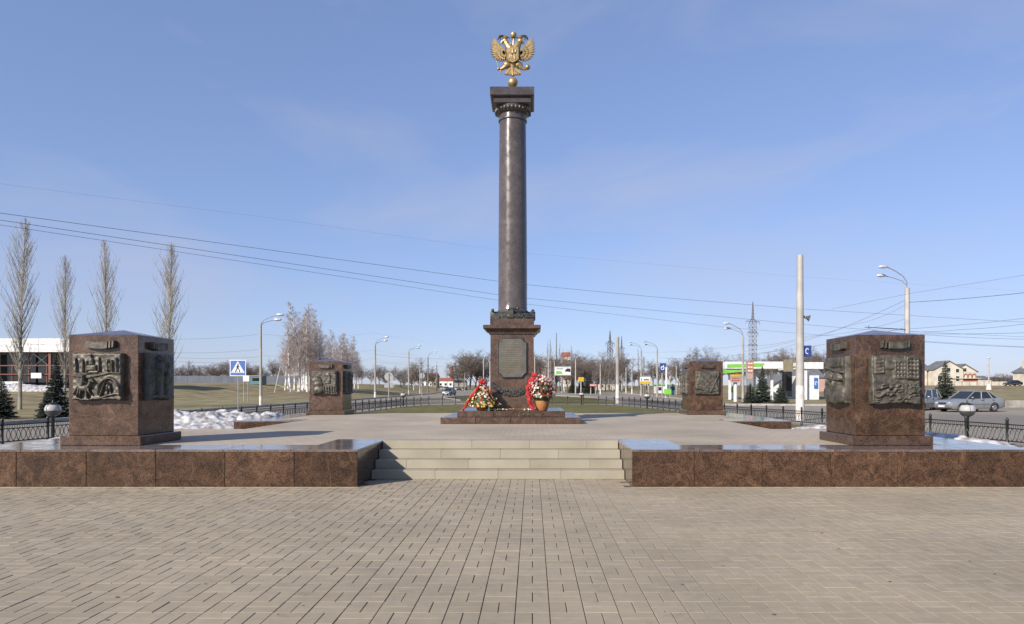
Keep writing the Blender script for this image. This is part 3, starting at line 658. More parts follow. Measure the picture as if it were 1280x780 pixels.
obj('cornice', prism_sq(MB(), [(.66,2.585),(.69,2.60),(.69,2.635),(.735,2.66),(.775,2.71),(.80,2.725),(.845,2.745),(.845,2.835),(.835,2.845)]), M['granite_grey'], col)
obj('upper_block', prism_sq(MB(), [(.650,2.84),(.650,3.045)]), M['granite_grey'], col)
torus = [(.64,3.04),(.655,3.07),(.66,3.12),(.645,3.17),(.60,3.215),(.52,3.245),(.47,3.262),(.455,3.29)]
obj('torus', MB().lathe(torus, 48), M['bronze_dark'], col, True)
mb = MB(); rr = random.Random(3)
for k in range(150):
    a = 2*PI*k/150*2 + rr.uniform(-.03,.03); r_ = .62 + .035*(k % 2); z = 3.10 + rr.uniform(-.035,.07)
    mb.ball((r_*math.cos(a), r_*math.sin(a), z), .035, .03, .045, 6, 4)
w_ = obj('oak_wreath', mb, M['bronze_dark'], col, True); w_['kind'] = 'stuff'
for a in (-PI/2, 0, PI/2, PI):
    mb = MB(); mb.prism([(-.09,3.06),(.05,3.06),(.04,3.32),(-.08,3.31)], -.69, -.42, .02).tube([(-.12,-.62,3.33),(.16,-.60,3.345)], [.05,.03], 10).ball((.17,-.60,3.35), .045)
    for k in range(len(mb.v)):
        pass
    obj('trophy_ornament', mb.xf(Matrix.Rotation(a+PI/2, 4, 'Z')), M['bronze_dark'], col, True)
zc0, zc1 = 3.28, 9.13
shaft = [(.472,zc0),(.472,zc0+.05),(.445,zc0+.07)] + [(.440 - .037*(t**1.5), zc0+.08 + (zc1-zc0-.14)*t) for t in [i/24 for i in range(25)]]
obj('shaft', MB().lathe(shaft, 72), M['granite_dark'], col, True)
obj('neck_ring', MB().lathe([(.405,9.07),(.432,9.085),(.440,9.115),(.432,9.145),(.405,9.16)], 64), M['granite_dark'], col, True)
obj('neck', MB().lathe([(.400,9.15),(.398,9.27),(.43,9.30)], 64), M['granite_dark'], col, True)
obj('echinus', MB().lathe([(.42,9.285),(.46,9.31),(.515,9.36),(.54,9.42),(.54,9.47)], 64), M['granite_dark'], col, True)
mb = MB()
for k in range(28):
    a = 2*PI*k/28; mb.ball((.515*math.cos(a), .515*math.sin(a), 9.385), .042, .042, .062, 8, 6)
eg = obj('egg_moulding', mb, M['bronze_dark'], col, True); eg['kind'] = 'stuff'
obj('abacus', prism_sq(MB(), [(.50,9.46),(.555,9.48),(.555,9.64)]), M['granite_dark'], col)
obj('abacus_slab', prism_sq(MB(), [(.60,9.635),(.64,9.655),(.655,9.67),(.655,9.895),(.645,9.905)]), M['granite_dark'], col)
# inscription plate with cut-in corners
def notched(w, h, r, n=5):
    P = []
    for sx, sy, a0 in ((1,1,PI),( -1,1,PI*1.5),(-1,-1,0),(1,-1,PI/2)):
        cx, cy = sx*w/2, sy*h/2
        arc = [(cx + r*math.cos(a0 + PI/2*i/n), cy + r*math.sin(a0 + PI/2*i/n)) for i in range(n+1)]
        P += arc[::-1]
    return P
fp = -.640
pz = 2.51 - zb
pl = obj('inscription_plate', MB().prism([(x, z+pz) for x, z in notched(.84, 1.17, .12)], fp-.055, fp+.002, .012), M['plate'], col)
o2 = notched(.84,1.17,.12)
rim_ = MB().tube([(x*.985, fp-.057, z*.99+pz) for x, z in o2] + [(o2[0][0]*.985, fp-.057, o2[0][1]*.99+pz)], .016, 6)
obj('frame', rim_, M['bronze_dark'], pl, True)
rr = random.Random(11)
lines = [(.47,.10),(.40,.34),(.34,.58),(.24,.40),(.17,.62),(.11,.62),(.05,.5),(-.01,.55),(-.07,.40),(-.13,.5),(-.20,.60),(-.27,.5),(-.34,.58),(-.40,.36)]
for z, w in lines:
    mb = MB(); x = -w/2
    while x < w/2:
        l = rr.uniform(.008,.020); hgt = .026 if z in (.40,.24) else .016
        mb.box(x, min(x+l, w/2), fp-.0585, fp-.0545, pz+z, pz+z+hgt); x += l + (.022 if rr.random() < .16 else .008)
    obj('inscription_line', mb, M['goldtext'], pl)
mb = MB(); rr = random.Random(21)
for k in range(170):
    t = rr.uniform(-1, 1); x = t*.60; zc = 1.75 - zb - .30*(1-t*t) + .0; th = .11*(1-.55*abs(t))
    a, q = rr.random()*2*PI, math.sqrt(rr.random())
    mb.ball((x, fp-.02-.05*(1-q)*rr.random()-.02, zc + th*q*math.sin(a)), .040, .026, .032, 6, 4)
gl = obj('garland', mb, M['bronze_dark'], col, True); gl['kind'] = 'stuff'
# ball and eagle
zt = 9.90
obj('finial_stem', MB().lathe([(.16,zt),(.16,zt+.05),(.07,zt+.09),(.06,zt+.26)], 24), M['gold'], col, True)
obj('finial_ball', MB().ball((0,0,zt+.40), .155, n=24, m=16), M['gold'], col, True)
EZ = zt + .535
eagle = bpy.data.objects.new('eagle', None); C.objects.link(eagle); eagle.parent = col; eagle.location = (0, 0, EZ); eagle['label'] = 'gilded double-headed eagle with crowns, sceptre and orb'
q_ = .00281
E = lambda x, y: ((x-365)*q_, (570-y)*q_)
def E3(x, y, Y=0.0): p = E(x, y); return (p[0], Y, p[1])
mb = MB(); mb.ball(E3(365,325,.01), .215, .14, .30, 16, 12); mb.tube([E3(365,420,.0),E3(365,470,0),E3(365,545,0)], [.12,.08,.05], 10)
for k in range(40):
    rr.random(); a = rr.uniform(-.16,.16); z = rr.uniform(.28,.9)
obj('body', mb, M['gold'], eagle, True)
mb = MB(); mb.prism([E(x,y) for x,y in ((302,262),(430,262),(434,390),(400,416),(366,432),(332,416),(298,390))], -.185, -.09, .016)
sh = obj('shield', mb, M['gold'], eagle)
mb = MB()
for p in (((345,330),(330,390),.02),((352,330),(352,392),.018),((382,335),(390,395),.018),((340,335),(395,325),.028),((395,325),(405,295),.02),((368,325),(366,285),.022),((366,300),(330,385),.012)):
    mb.tube([E3(*p[0],-.19), E3(*p[1],-.19)], p[2], 6)
obj('rider_relief', mb, M['gold'], sh, True)
for sg in (-1, 1):
    mx_ = lambda x: 365 + sg*(x-365)
    mb = MB(); mb.tube([E3(mx_(385),275,.0), E3(mx_(408),235,-.01), E3(mx_(425),205,-.01), E3(mx_(440),180,-.01)], [.15,.125,.095,.08], 10)
    mb.ball(E3(mx_(447),168,-.01), .088, .075, .078, 10, 8)
    mb.tube([E3(mx_(465),172,-.01), E3(mx_(484),180,-.01), E3(mx_(492),205,-.01)], [.05,.036,.008], 8)
    mb.tube([E3(mx_(458),190,-.01), E3(mx_(480),205,-.01)], [.022,.008], 6)
    for k in range(7): mb.tube([E3(mx_(400-k*2),265-k*10,-.05), E3(mx_(440-k*1),262-k*10,-.03)], [.03,.008], 5)
    obj('head', mb, M['gold'], eagle, True)
    mb = MB(); c = E(mx_(445), 145); mb.lathe([(.06,0),(.07,.02),(.088,.05),(.065,.09),(.02,.11)], 12, (c[0],-.01,c[1]-.02)); mb.tube([(c[0],-.01,c[1]+.06),(c[0],-.01,c[1]+.11)], .012, 5)
    obj('crown', mb, M['gold'], eagle, True)
    mb = MB(); mb.tube([E3(mx_(395),135,.02), E3(mx_(430),112,.02), E3(mx_(480),108,.02), E3(mx_(505),112,.02), E3(mx_(520),130,.02), E3(mx_(530),150,.02)], [.012,.02,.036,.042,.032,.014], 6)
    mb.tube([E3(mx_(500),118,.02), E3(mx_(495),140,.02), E3(mx_(510),160,.02)], [.022,.018,.008], 6)
    obj('crown_ribbon', mb, M['bronze_dark'], eagle, True)
    # wing: covert pad and three tiers of feathers
    mb = MB(); mb.prism([E(mx_(x),y) for x,y in ((425,300),(452,262),(500,210),(545,175),(570,190),(575,250),(560,310),(520,350),(470,368),(432,360))], -.02, .06, .02)
    tips = [(582,132),(594,158),(602,188),(606,220),(607,252),(604,284),(597,315),(584,343),(564,366),(538,382),(510,392),(480,394),(452,384)]
    wing = obj('wing', mb, M['gold'], eagle)
    fm = MB()
    for k, (tx, ty) in enumerate(tips):
        t = k/(len(tips)-1); bx, by = 470-30*t, 285+35*t
        d = Vector((tx-bx, ty-by)); n_ = Vector((-d.y, d.x)).normalized()*11
        A, B = Vector((bx,by)), Vector((tx,ty)); mid = A+d*.82
        yy = -.03 - .004*(k%2)
        fm.prism([E(mx_(p[0]),p[1]) for p in (A+n_*.6, A+d*.5+n_, mid+n_, B, mid-n_, A+d*.5-n_, A-n_*.6)], yy-.03, yy+.03, .010)
    for k in range(11):
        t = k/10; a = 1.02 - 2.55*t
        bx, by = 452, 305; l = 95 - 12*t
        d = Vector((math.cos(a)*l, -math.sin(a)*l)); n_ = Vector((-d.y,d.x)).normalized()*10; A = Vector((bx,by)); B = A+d
        fm.prism([E(mx_(p[0]),p[1]) for p in (A+d*.25+n_*.8, A+d*.8+n_, B, A+d*.8-n_, A+d*.25-n_*.8)], -.085, -.05, .009)
    for k in range(8):
        a = 1.05 - 2.6*k/7; A = Vector((448,308)); d = Vector((math.cos(a)*58, -math.sin(a)*58)); n_ = Vector((-d.y,d.x)).normalized()*10; B = A+d
        fm.prism([E(mx_(p[0]),p[1]) for p in (A+n_*.8, A+d*.7+n_, B, A+d*.7-n_, A-n_*.8)], -.11, -.08, .009)
    obj('feathers', fm, M['gold'], wing)
    mb = MB(); mb.ball(E3(mx_(425),430,-.02), .14, .11, .11, 12, 8); mb.tube([E3(mx_(440),440,-.03), E3(mx_(465),470,-.06), E3(mx_(500),488,-.06)], [.09,.055,.04], 8)
    for dx, dy in ((18,-14),(22,2),(16,14),(-4,18)): mb.tube([E3(mx_(500),486,-.06), E3(mx_(500+dx),486+dy,-.08)], [.02,.008], 5)
    obj('leg', mb, M['gold'], eagle, True)
mb = MB()
for k in range(9):
    t = (k-4)/4; d = Vector((80*t, 62-16*t*t + 46)); A = Vector((365+10*t, 440)); n_ = Vector((-d.y,d.x)).normalized()*(14); B = A+d
    mb.prism([E(*p) for p in (A+n_*.5, A+d*.8+n_, B, A+d*.8-n_, A-n_*.5)], -.05-.006*(k%2), .02, .010)
for sx in (-1,1): mb.tube([E3(365+sx*30,500,-.03), E3(365+sx*70,535,-.03), E3(365+sx*88,528,-.03)], [.03,.035,.012], 6)
obj('tail', mb, M['gold'], eagle)
c = E(372,108); mb = MB(); mb.lathe([(.07,-.055),(.085,-.03),(.10,.02),(.085,.07),(.03,.095)], 14, (c[0],0,c[1])).ball((c[0],0,c[1]+.105), .022).tube([(c[0],0,c[1]+.11),(c[0],0,c[1]+.165)], .010, 5).tube([(c[0]-.022,0,c[1]+.142),(c[0]+.022,0,c[1]+.142)], .009, 5)
mb.tube([E3(350,150,0),E3(372,140,0),E3(395,150,0)], .018, 6); mb.tube([E3(372,140,.0),E3(366,250,.02)], .015, 6)
obj('crown', mb, M['gold'], eagle, True)
mb = MB().tube([E3(183,372,-.07), E3(237,528,-.07)], .011, 6).ball(E3(183,372,-.07), .024).ball(E3(212,482,-.08), .05, .05, .04).ball(E3(237,528,-.07), .016)
obj('sceptre', mb, M['gold'], eagle, True)
mb = MB().ball(E3(527,463,-.08), .078, n=14, m=10).tube([E3(527,435,-.08),E3(527,415,-.08)], .010, 5).tube([E3(519,424,-.08),E3(535,424,-.08)], .009, 5)
obj('orb', mb, M['gold'], eagle, True)

# ------------------------------------------------------------------ flowers at the foot of the column
def basket(label, x, d, w, h, kind, seed):
    rr = random.Random(seed); z0 = ZP + .347
    t = thing('flower_basket', label, 'flowers', (XX(x, d), d, z0), 0, 'flower baskets at the column')
    obj('pot', MB().lathe([(.14,0),(.16,.02),(.215,.24),(.22,.28),(.19,.28)], 18), M['pot'], t, True)
    lf = MB(); groups = {}
    pal = ['petal_white','petal_white','petal_yellow','petal_white','petal_yellow','petal_pink','petal_red','petal_white'] if kind == 'cone' else ['petal_white','petal_pink','petal_red','petal_white','petal_red','petal_white']
    for k in range(560):
        u = rr.random()**1.25; a = rr.random()*2*PI
        if kind == 'cone': zz = .12 + (h-.15)*u; r_ = w*(1-u*.93)*.5*rr.uniform(.7,1.02)
        else:
            ph = math.asin(rr.uniform(-.35,1)); zz = h*.55 + h*.42*math.sin(ph); r_ = w*.5*math.cos(ph)*rr.uniform(.85,1.05)
        p = Vector((r_*math.cos(a), r_*math.sin(a), zz)) * rr.uniform(.94,1.07)
        if k % 3 == 0:
            d_ = Vector((math.cos(a),math.sin(a),rr.uniform(-.4,.6)))*rr.uniform(.05,.12); s_ = Vector((-math.sin(a),math.cos(a),0))*.022; q = p*.92
            lf.add([q, q+d_*.5+s_, q+d_, q+d_*.5-s_], [(0,1,2,3)])
        else:
            c = rr.choice(pal)
            if kind == 'cone' and zz < .32 and c != 'petal_yellow' and rr.random() < .5: c = 'petal_yellow'
            g_ = groups.setdefault(c, MB()); s_ = rr.uniform(.028,.046)
            n_ = Vector((math.cos(a),math.sin(a),.5)).normalized(); uu = n_.cross(Vector((0,0,1))).normalized(); vv = uu.cross(n_)
            ring = [p + n_*.012*((i+1)%2) + (uu*math.cos(i*PI/4)+vv*math.sin(i*PI/4))*s_*(1 if i%2 else .62) for i in range(8)]
            g_.add(ring + [p - n_*.012, p+n_*.014], [(i,(i+1)%8,9) for i in range(8)] + [((i+1)%8,i,8) for i in range(8)])
    core = MB()
    if kind == 'cone': core.lathe([(w*.36,.14),(w*.30,h*.35),(w*.14,h*.68),(.03,h*.9)], 12)
    else: core.ball((0,0,h*.56), w*.40, w*.40, h*.36, 12, 8); core.lathe([(.16,.2),(.24,.34),(.2,.5)], 12)
    obj('foliage_core', core, M['leaf'], t, True)
    f = obj('foliage', lf, M['leaf'], t); f['kind'] = 'stuff'
    for c, g_ in groups.items():
        o = obj('blossoms', g_, M[c], t); o['kind'] = 'stuff'; o['label'] = c.replace('petal_','') + ' blossoms'
    return t
tA = basket('cone-shaped basket of white and yellow flowers with a red ribbon over its tip', 603, 20.10, 1.12, .84, 'cone', 1)
def ribbon(par, pts, w):
    mb = MB(); vs = []; fs = []
    fine = []
    for a, b_ in zip(pts, pts[1:]):
        for q in range(3): fine.append(tuple(a[c] + (b_[c]-a[c])*q/3 + (.016*math.sin(len(fine)*2.1+c) if c < 2 else 0) for c in range(3)))
    pts = fine + [pts[-1]]
    for i, p in enumerate(pts):
        s_ = w*(.85 + .2*math.sin(i*1.7)); vs += [(p[0]-s_/2, p[1]+.03*math.sin(i*2), p[2]+.02), (p[0]+.02*math.cos(i), p[1]-.04, p[2]), (p[0]+s_/2, p[1]+.03*math.cos(i*2), p[2]-.02)]
    for i in range(len(pts)-1): fs += [(i*3,i*3+1,i*3+4,i*3+3),(i*3+1,i*3+2,i*3+5,i*3+4)]
    o = obj('ribbon', mb.add(vs, fs), M['ribbon'], par); return o
ribbon(tA, [(.02,-.04,.86),(-.07,-.10,.74),(-.18,-.17,.58),(-.31,-.28,.38),(-.43,-.36,.18),(-.52,-.38,.01)], .075)
ribbon(tA, [(.0,-.04,.86),(.08,-.10,.74),(.19,-.16,.60),(.27,-.20,.48)], .07)
obj('bow', MB().ball((-.05,-.03,.83), .075, .05, .055, 8, 6).ball((.06,-.04,.82), .07, .05, .05, 8, 6).ball((0,-.05,.87), .05, .04, .06, 8, 6), M['ribbon'], tA, True)
tB = basket('round basket of white and dark red flowers with a long red ribbon down its side', 677.5, 20.0, .80, 1.0, 'ball', 2)
ribbon(tB, [(-.20,-.02,1.08),(-.25,-.06,.95),(-.33,-.10,.80),(-.40,-.14,.62),(-.38,-.20,.42),(-.34,-.24,.22),(-.24,-.27,.01)], .18)
rr = random.Random(9)
for k in range(26):
    if k < 16: x = rr.uniform(611, 668); d = rr.uniform(19.78, 20.35); c = rr.choice(['petal_white','petal_red','petal_pink','petal_white'])
    else: x = rr.choice([rr.uniform(612,624), rr.uniform(655,672)]); d = rr.uniform(19.70, 19.76); c = rr.choice(['petal_white','petal_red'])
    a = rr.uniform(-.5,.5) if k < 16 else rr.uniform(-1.9,-1.2)
    t = thing('cut_flower', 'cut flower with a pale stem laid on the granite ledge below the plaque', 'flower', (XX(x,d), d, ZP+.357), 0, 'cut flowers laid at the column')
    dz = rr.uniform(0,.02); L_ = rr.uniform(.22,.40)
    if k < 16: p0, p1 = Vector((-L_*.5*math.cos(a), -L_*.5*math.sin(a)*.3, .004+dz)), Vector((L_*.5*math.cos(a), L_*.5*math.sin(a)*.3, .016+dz))
    else: p0, p1 = Vector((rr.uniform(-.1,.1), -.06, -.13)), Vector((rr.uniform(-.05,.05), .12, .02))
    obj('stem', MB().tube([p0, (p0+p1)/2+Vector((0,0,.015)), p1], .007, 5), M['stem'], t)
    mb = MB(); mb.ball(p1, .028, .028, .024, 8, 5); obj('blossom', mb, M[c], t, True)

# ------------------------------------------------------------------ snow heaps
def snow(label, cx, cy, rx, ry, h, seed, z0=0.0, n=70, shape=None):
    mb = MB(); vs = []; keep = {}
    for j in range(n):
        for i in range(n):
            u, v = -1+2*i/(n-1), -1+2*j/(n-1)
            r_ = math.hypot(u, v)
            e_ = max(0, 1 - r_**2.2)
            p = (cx+u*rx, cy+v*ry)
            nz_ = mnoise.fractal((p[0]*1.1+seed, p[1]*1.1, seed), 1.0, 2.0, 4) ; n2 = mnoise.fractal((p[0]*2.6+seed, p[1]*2.6, 1.5), 1.0, 2.0, 3)
            hh = h*(e_**.6)*(1 + .34*nz_) + e_**.5*.055*h/.8*n2
            if shape: hh *= shape(u, v)
            vs.append((p[0], p[1], z0 + hh - .03 - .1*(r_ > 1)))
    fs = [(j*n+i, j*n+i+1, (j+1)*n+i+1, (j+1)*n+i) for j in range(n-1) for i in range(n-1) if math.hypot(-1+2*(i+.5)/(n-1), -1+2*(j+.5)/(n-1)) < 1.02]
    o = obj('snow_heap', mb.add(vs, fs), M['snow'], smooth=True, angle=180); tag(o, label, 'snow'); return o
snow('large dirty heap of old snow beside the platform, before the crossing sign', -11.25, 23.3, 2.55, 2.8, .80, 2, n=130)
snow('thin tongue of snow on the granite coping before the helmet-relief pedestal', -9.35, 24.2, .85, 2.4, .76, 5)
snow('low strip of snow along the platform edge beside the lattice fence and sedan', 9.0, 14.6, .75, 4.2, .62, 8)
snow('low strip of snow along the platform edge between the horseman pedestal and a globe lamp', -10.3, 15.0, .8, 3.4, .50, 11)
snow('small snow patch beyond the low side wall at the foot of the tall pale pole', 9.6, 22.0, 1.9, 1.6, .42, 14)
snow('long dirty snow bank before the white-fronted pavilion', -62, 80, 9, 2.2, .75, 17, gz(-62,80), 60)

# ------------------------------------------------------------------ fence
def resample(poly, step):
    out = [Vector((*poly[0],0))]; rem = step
    for a, b_ in zip(poly, poly[1:]):
        a, b_ = Vector((*a,0)), Vector((*b_,0)); L_ = (b_-a).length; pos = 0
        while L_ - pos >= rem: pos += rem; out.append(a + (b_-a)*pos/L_); rem = step
        rem -= L_ - pos
    return out
STEP = 1.5
fpts = resample(FEN, STEP)
fence = thing('ornamental_fence', 'low black iron fence of interlaced rings around the monument island', 'fence', (0,0,0))
def panel_mesh(L_):
    mb = MB(); w = L_-.06
    for z, r_ in ((.14,.014),(.60,.016),(.50,.010)): mb.tube([(.03,0,z),(L_-.03,0,z)], r_, 4)
    n = 9
    for k in range(n):
        cx = .03 + w*(k+.5)/n; rx = w/n*.95
        mb.tube([(cx+rx*math.cos(a), .010*(-1)**k, .32+.18*math.sin(a)) for a in [2*PI*i/12 for i in range(13)]], .010, 4, False)
    for k in range(n*2): cx = .03 + w*(k+.5)/(n*2); mb.tube([(cx,0,.50),(cx,0,.60)], .007, 3)
    return mb.mesh('ring_panel', M['iron'], False)
pm = panel_mesh(STEP)
postm = MB().lathe([(.045,0),(.045,.12),(.034,.14),(.034,.62),(.048,.64),(.048,.66),(.03,.68),(.046,.71),(.046,.74),(.028,.77),(.012,.80)], 10).mesh('post', M['iron'], True)
for p, q in zip(fpts, fpts[1:]):
    obj('post', postm, parent=fence, loc=p)
    d_ = q-p; o = obj('ring_panel', pm, parent=fence, loc=p); o.rotation_euler = (0,0,math.atan2(d_.y,d_.x)); o.scale = (d_.length/STEP,1,1)
obj('post', postm, parent=fence, loc=fpts[-1])

# ------------------------------------------------------------------ globe lamps
def globe_lamp(label, X, d, s=1.0):
    t = thing('globe_lamp', label, 'lamp', (X, d, .012), 0, 'globe lamps inside the fence'); 
    obj('post', MB().lathe([(.075,0),(.075,.06),(.05,.09),(.05,.68),(.06,.70),(.06,.74)], 12), M['iron'], t, True)
    prof = [(.225*math.cos(a), .925+.215*math.sin(a)) for a in [-PI/2+PI*i/16 for i in range(17)]]
    obj('globe_bowl', MB().lathe([p for p in prof if p[1] <= .90]+[(.226,.90)], 24), M['globe_grey'], t, True)
    obj('globe_glass', MB().lathe([(.222,.901)]+[p for p in prof if .90 < p[1] < 1.09], 24), M['globe'], t, True)
    obj('globe_cap', MB().lathe([(.135,1.08),(.13,1.10),(.09,1.135),(.03,1.15),(.02,1.20),(.006,1.23)], 16), M['iron'], t, True)
    mb = MB()
    for k in range(4):
        a = PI/4 + k*PI/2 + .6; mb.tube([(.228*math.cos(b_)*math.cos(a), .228*math.cos(b_)*math.sin(a), .925+.218*math.sin(b_)) for b_ in [-.1+.95*i/5 for i in range(6)]], .006, 4)
    obj('globe_strap', mb, M['iron'], t); return t
globe_lamp('globe lamp on a short dark post before the spruces near the tallest poplar', XX(66,21.6), 21.6)
globe_lamp('globe lamp on a short dark post before the silver sedan', XX(1209,21.2), 21.2)
globe_lamp('globe lamp on the far lawn by the two round sign backs', XX(504,58), 58)
globe_lamp('globe lamp on the far lawn below the small yellow notice', XX(727,62), 62)
globe_lamp('globe lamp on the far lawn below the white and yellow board', XX(809,52), 52)

# ------------------------------------------------------------------ poles and street lamps
def pole(name, label, x, d, ztop, r0, r1, m, white=0.0, lamps=(), cat='pole', group=None, X=None, extra=None):
    X = XX(x, d) if X is None else X; z0 = gz(X, d) - .05
    t = thing(name, label, cat, (X, d, z0), 0, group)
    hgt = ztop - z0; rw = lambda z: r0 + (r1-r0)*z/hgt
    if white:
        obj('painted_base', MB().tube([(0,0,0),(0,0,white)], [r0*1.01, rw(white)*1.01], 12), M['whitewash'], t, True)
    obj('shaft', MB().tube([(0,0,white),(0,0,hgt)], [rw(white), r1], 12), m, t, True)
    for k, (lx, ly) in enumerate(lamps):
        p = at(lx, ly, d) - Vector((X, d, z0)); yo = -.35 + .7*k
        s_ = 1 if p.x > 0 else -1
        b0 = Vector((0,0,hgt-.15)); tip = Vector((p.x - s_*.30, yo, p.z - .03))
        pts = [b0, b0*.5 + tip*.5]
        rise = tip.z - b0.z
        pts = [b0, b0 + Vector((s_*.04, yo*.1, rise*.35)), Vector((p.x*.18, yo*.25, b0.z+rise*.62)), Vector((p.x*.5, yo*.6, b0.z+rise*.84)), tip]
        obj('arm', MB().tube(pts, .032, 6), M['steel'], t, True)
        hd = MB(); hd.ball((p.x, yo, p.z), .36, .15, .12, 12, 8); obj('lamp_head', hd, M['lampglass'], t, True)
    if extra: extra(t, hgt)
    return t
gL = 'twin-headed street lamps'
pole('street_lamp', 'twin-headed street lamp on a slim dark pole beside the crossing sign', 326, 58, ZZ(407,58), .13, .08, M['pole_grey'], .9, [(352,394),(345,399)], 'street lamp', gL)
pole('street_lamp', 'twin-headed street lamp at the road bend beside the paired round sign', 469, 98, ZZ(432,98), .17, .10, M['pole_grey'], .9, [(484,421.5),(481.5,425.5)], 'street lamp', gL)
pole('street_lamp', 'second twin-headed street lamp along the kerb after the round sign', 511, 142, ZZ(440,142), .17, .11, M['pole_grey'], 1.0, [(524.7,432),(522.6,435)], 'street lamp', gL)
pole('street_lamp', 'third twin-headed street lamp along the kerb, before the bright shop signs', 535, 180, ZZ(446,180), .18, .12, M['pole_dark'], 0, [(545.5,438.5),(543.6,440.7)], 'street lamp', gL)
pole('street_lamp', 'farthest twin-headed street lamp along the kerb, before the brown tower block', 546, 232, ZZ(456,232), .19, .12, M['pole_dark'], 0, [(553,444.5),(552,446.7)], 'street lamp', gL)
pole('street_lamp', 'twin-headed street lamp rising behind the white and yellow board', 801.5, 131, ZZ(437,131), .20, .12, M['pole_grey'], 0, [(787,428),(788.5,431)], 'street lamp', gL)
pole('street_lamp', 'twin-headed street lamp beside the blue flame sign', 821.5, 111, ZZ(436,111), .16, .10, M['pole_grey'], 0, [(805,427),(807,430.5)], 'street lamp', gL)
pole('street_lamp', 'twin-headed street lamp before the green filling station canopy', 928.8, 72, ZZ(421,72), .15, .10, M['pole_grey'], 0, [(907,404.5),(910,410)], 'street lamp', gL)
pole('street_lamp', 'tall twin-headed street lamp standing behind the red granite pedestal', 1134, 50, ZZ(360,50), .21, .165, M['pole_pale'], 0, [(1101,334.5),(1104.5,343.5)], 'street lamp', gL)
def horn(t, hgt):
    z = ZZ(397,34.5); g_ = bpy.data.objects.new('loudspeaker', None); C.objects.link(g_); g_.parent = t; g_.location = (0,0,z-t.location.z)
    obj('horn', MB().tube([(.20,-.05,.02),(.28,-.08,.0),(.36,-.12,-.03),(.42,-.15,-.05)], [.05,.07,.12,.17], 14), M['globe_grey'], g_, True)
    obj('driver', MB().tube([(.10,0,.05),(.22,-.05,.02)], .07, 12), M['iron'], g_, True)
    q = ZZ(439,34.5)-t.location.z
    sg = obj('blue_plate', MB().box(.14,.56,-.02,.0,q-.28,q+.28,.004), M['darkblue'], t); obj('ring_mark', MB().tube([(.35+.075*math.cos(a), -.024, q+.13*math.sin(a)) for a in [.6+2*PI*i/16 for i in range(13)]], .022, 6), M['white'], sg); obj('bracket', MB().box(-.02,.15,-.05,-.03,q-.03,q+.03), M['steel'], t)
    q = ZZ(457,34.5)-t.location.z
    b_ = obj('backboard', MB().box(-.82,-.36,-.05,.02,q-.30,q+.30,.006), M['olive'], t)
    obj('bracket', MB().box(-.36,-.17,-.03,0,q+.17,q+.25).box(-.36,-.17,-.03,0,q-.12,q-.04).box(-.40,-.36,-.06,.03,q-.3,q+.3), M['olive'], t)
pole('tall_pole', 'tall thick pale pole with a horn loudspeaker, whitewashed base behind the fence', 1000, 34.5, ZZ(319,34.5), .215, .150, M['pole_pale'], 1.75, (), 'pole', None, None, horn)
pp = [
 (525,160,452,.12,'pole_pale',1,'slim white pole standing behind the second kerbside street lamp'),
 (604.5,190,448,.16,'pole_pale',0,'slim white pole rising just beside the red ribbon of the cone-shaped bouquet'),
 (612.5,170,452,.16,'pole_pale',0,'slim white pole between the cone-shaped bouquet and the column pedestal'),
 (668.5,190,446,.16,'pole_pale',0,'slim pale pole between the column pedestal and the round bouquet'),
 (685.5,170,437,.17,'pole_pale',0,'slim white pole rising just behind the round bouquet'),
 (693,185,451,.14,'pole_grey',0,'grey pole beside the green end of the billboard'),
 (719.5,150,449,.15,'pole_pale',0,'pale pole between the billboard and the small yellow notice'),
 (750.5,145,455,.16,'pole_grey',1.2,'grey pole with whitewashed foot beside the red roadside board'),
 (772,67.5,421,.20,'pole_grey',1.9,'stout concrete pole with whitewashed foot rising just behind the fence'),
 (782.6,165,459,.15,'pole_grey',1.2,'grey white-footed pole of a pair, nearer the half-hidden pylon'),
 (790,150,457,.16,'pole_grey',1.2,'grey white-footed pole of a pair, nearer the white and yellow board'),
 (804.8,122,446,.14,'pole_dark',0,'bare weathered pole close beside the street lamp at the white and yellow board'),
 (816.5,130,464,.12,'pole_dark',0,'short dark pole between the yellow board and the blue flame sign'),
 (845.5,140,457,.15,'pole_grey',0,'grey pole behind the teal kiosk'),
 (559,300,460,.10,'pole_dark',0,'thin dark pole before the red brick chimney'),
 (581,230,466,.12,'pole_grey',0,'thin grey pole at the roadside beyond the cone-shaped bouquet'),
]
for x, d, y, r_, m_, wh, lb in pp: pole('utility_pole', lb, x, d, ZZ(y, d), r_, r_*.75, M[m_], wh, (), 'pole', 'utility poles beyond the fence')
def foot(t, hgt): obj('foot_block', MB().lathe([(.5,0),(.42,.5),(.2,1.1)], 10), M['whitewash'], t); obj('lamp_head', MB().ball((0,0,hgt+.1), .3, .2, .2), M['lampglass'], t)
pole('field_lamp', 'slender lamp post with white foot in the field beyond the sedan', 1236, 135, ZZ(448,135), .13, .10, M['pole_pale'], 0, (), 'street lamp', None, None, foot)

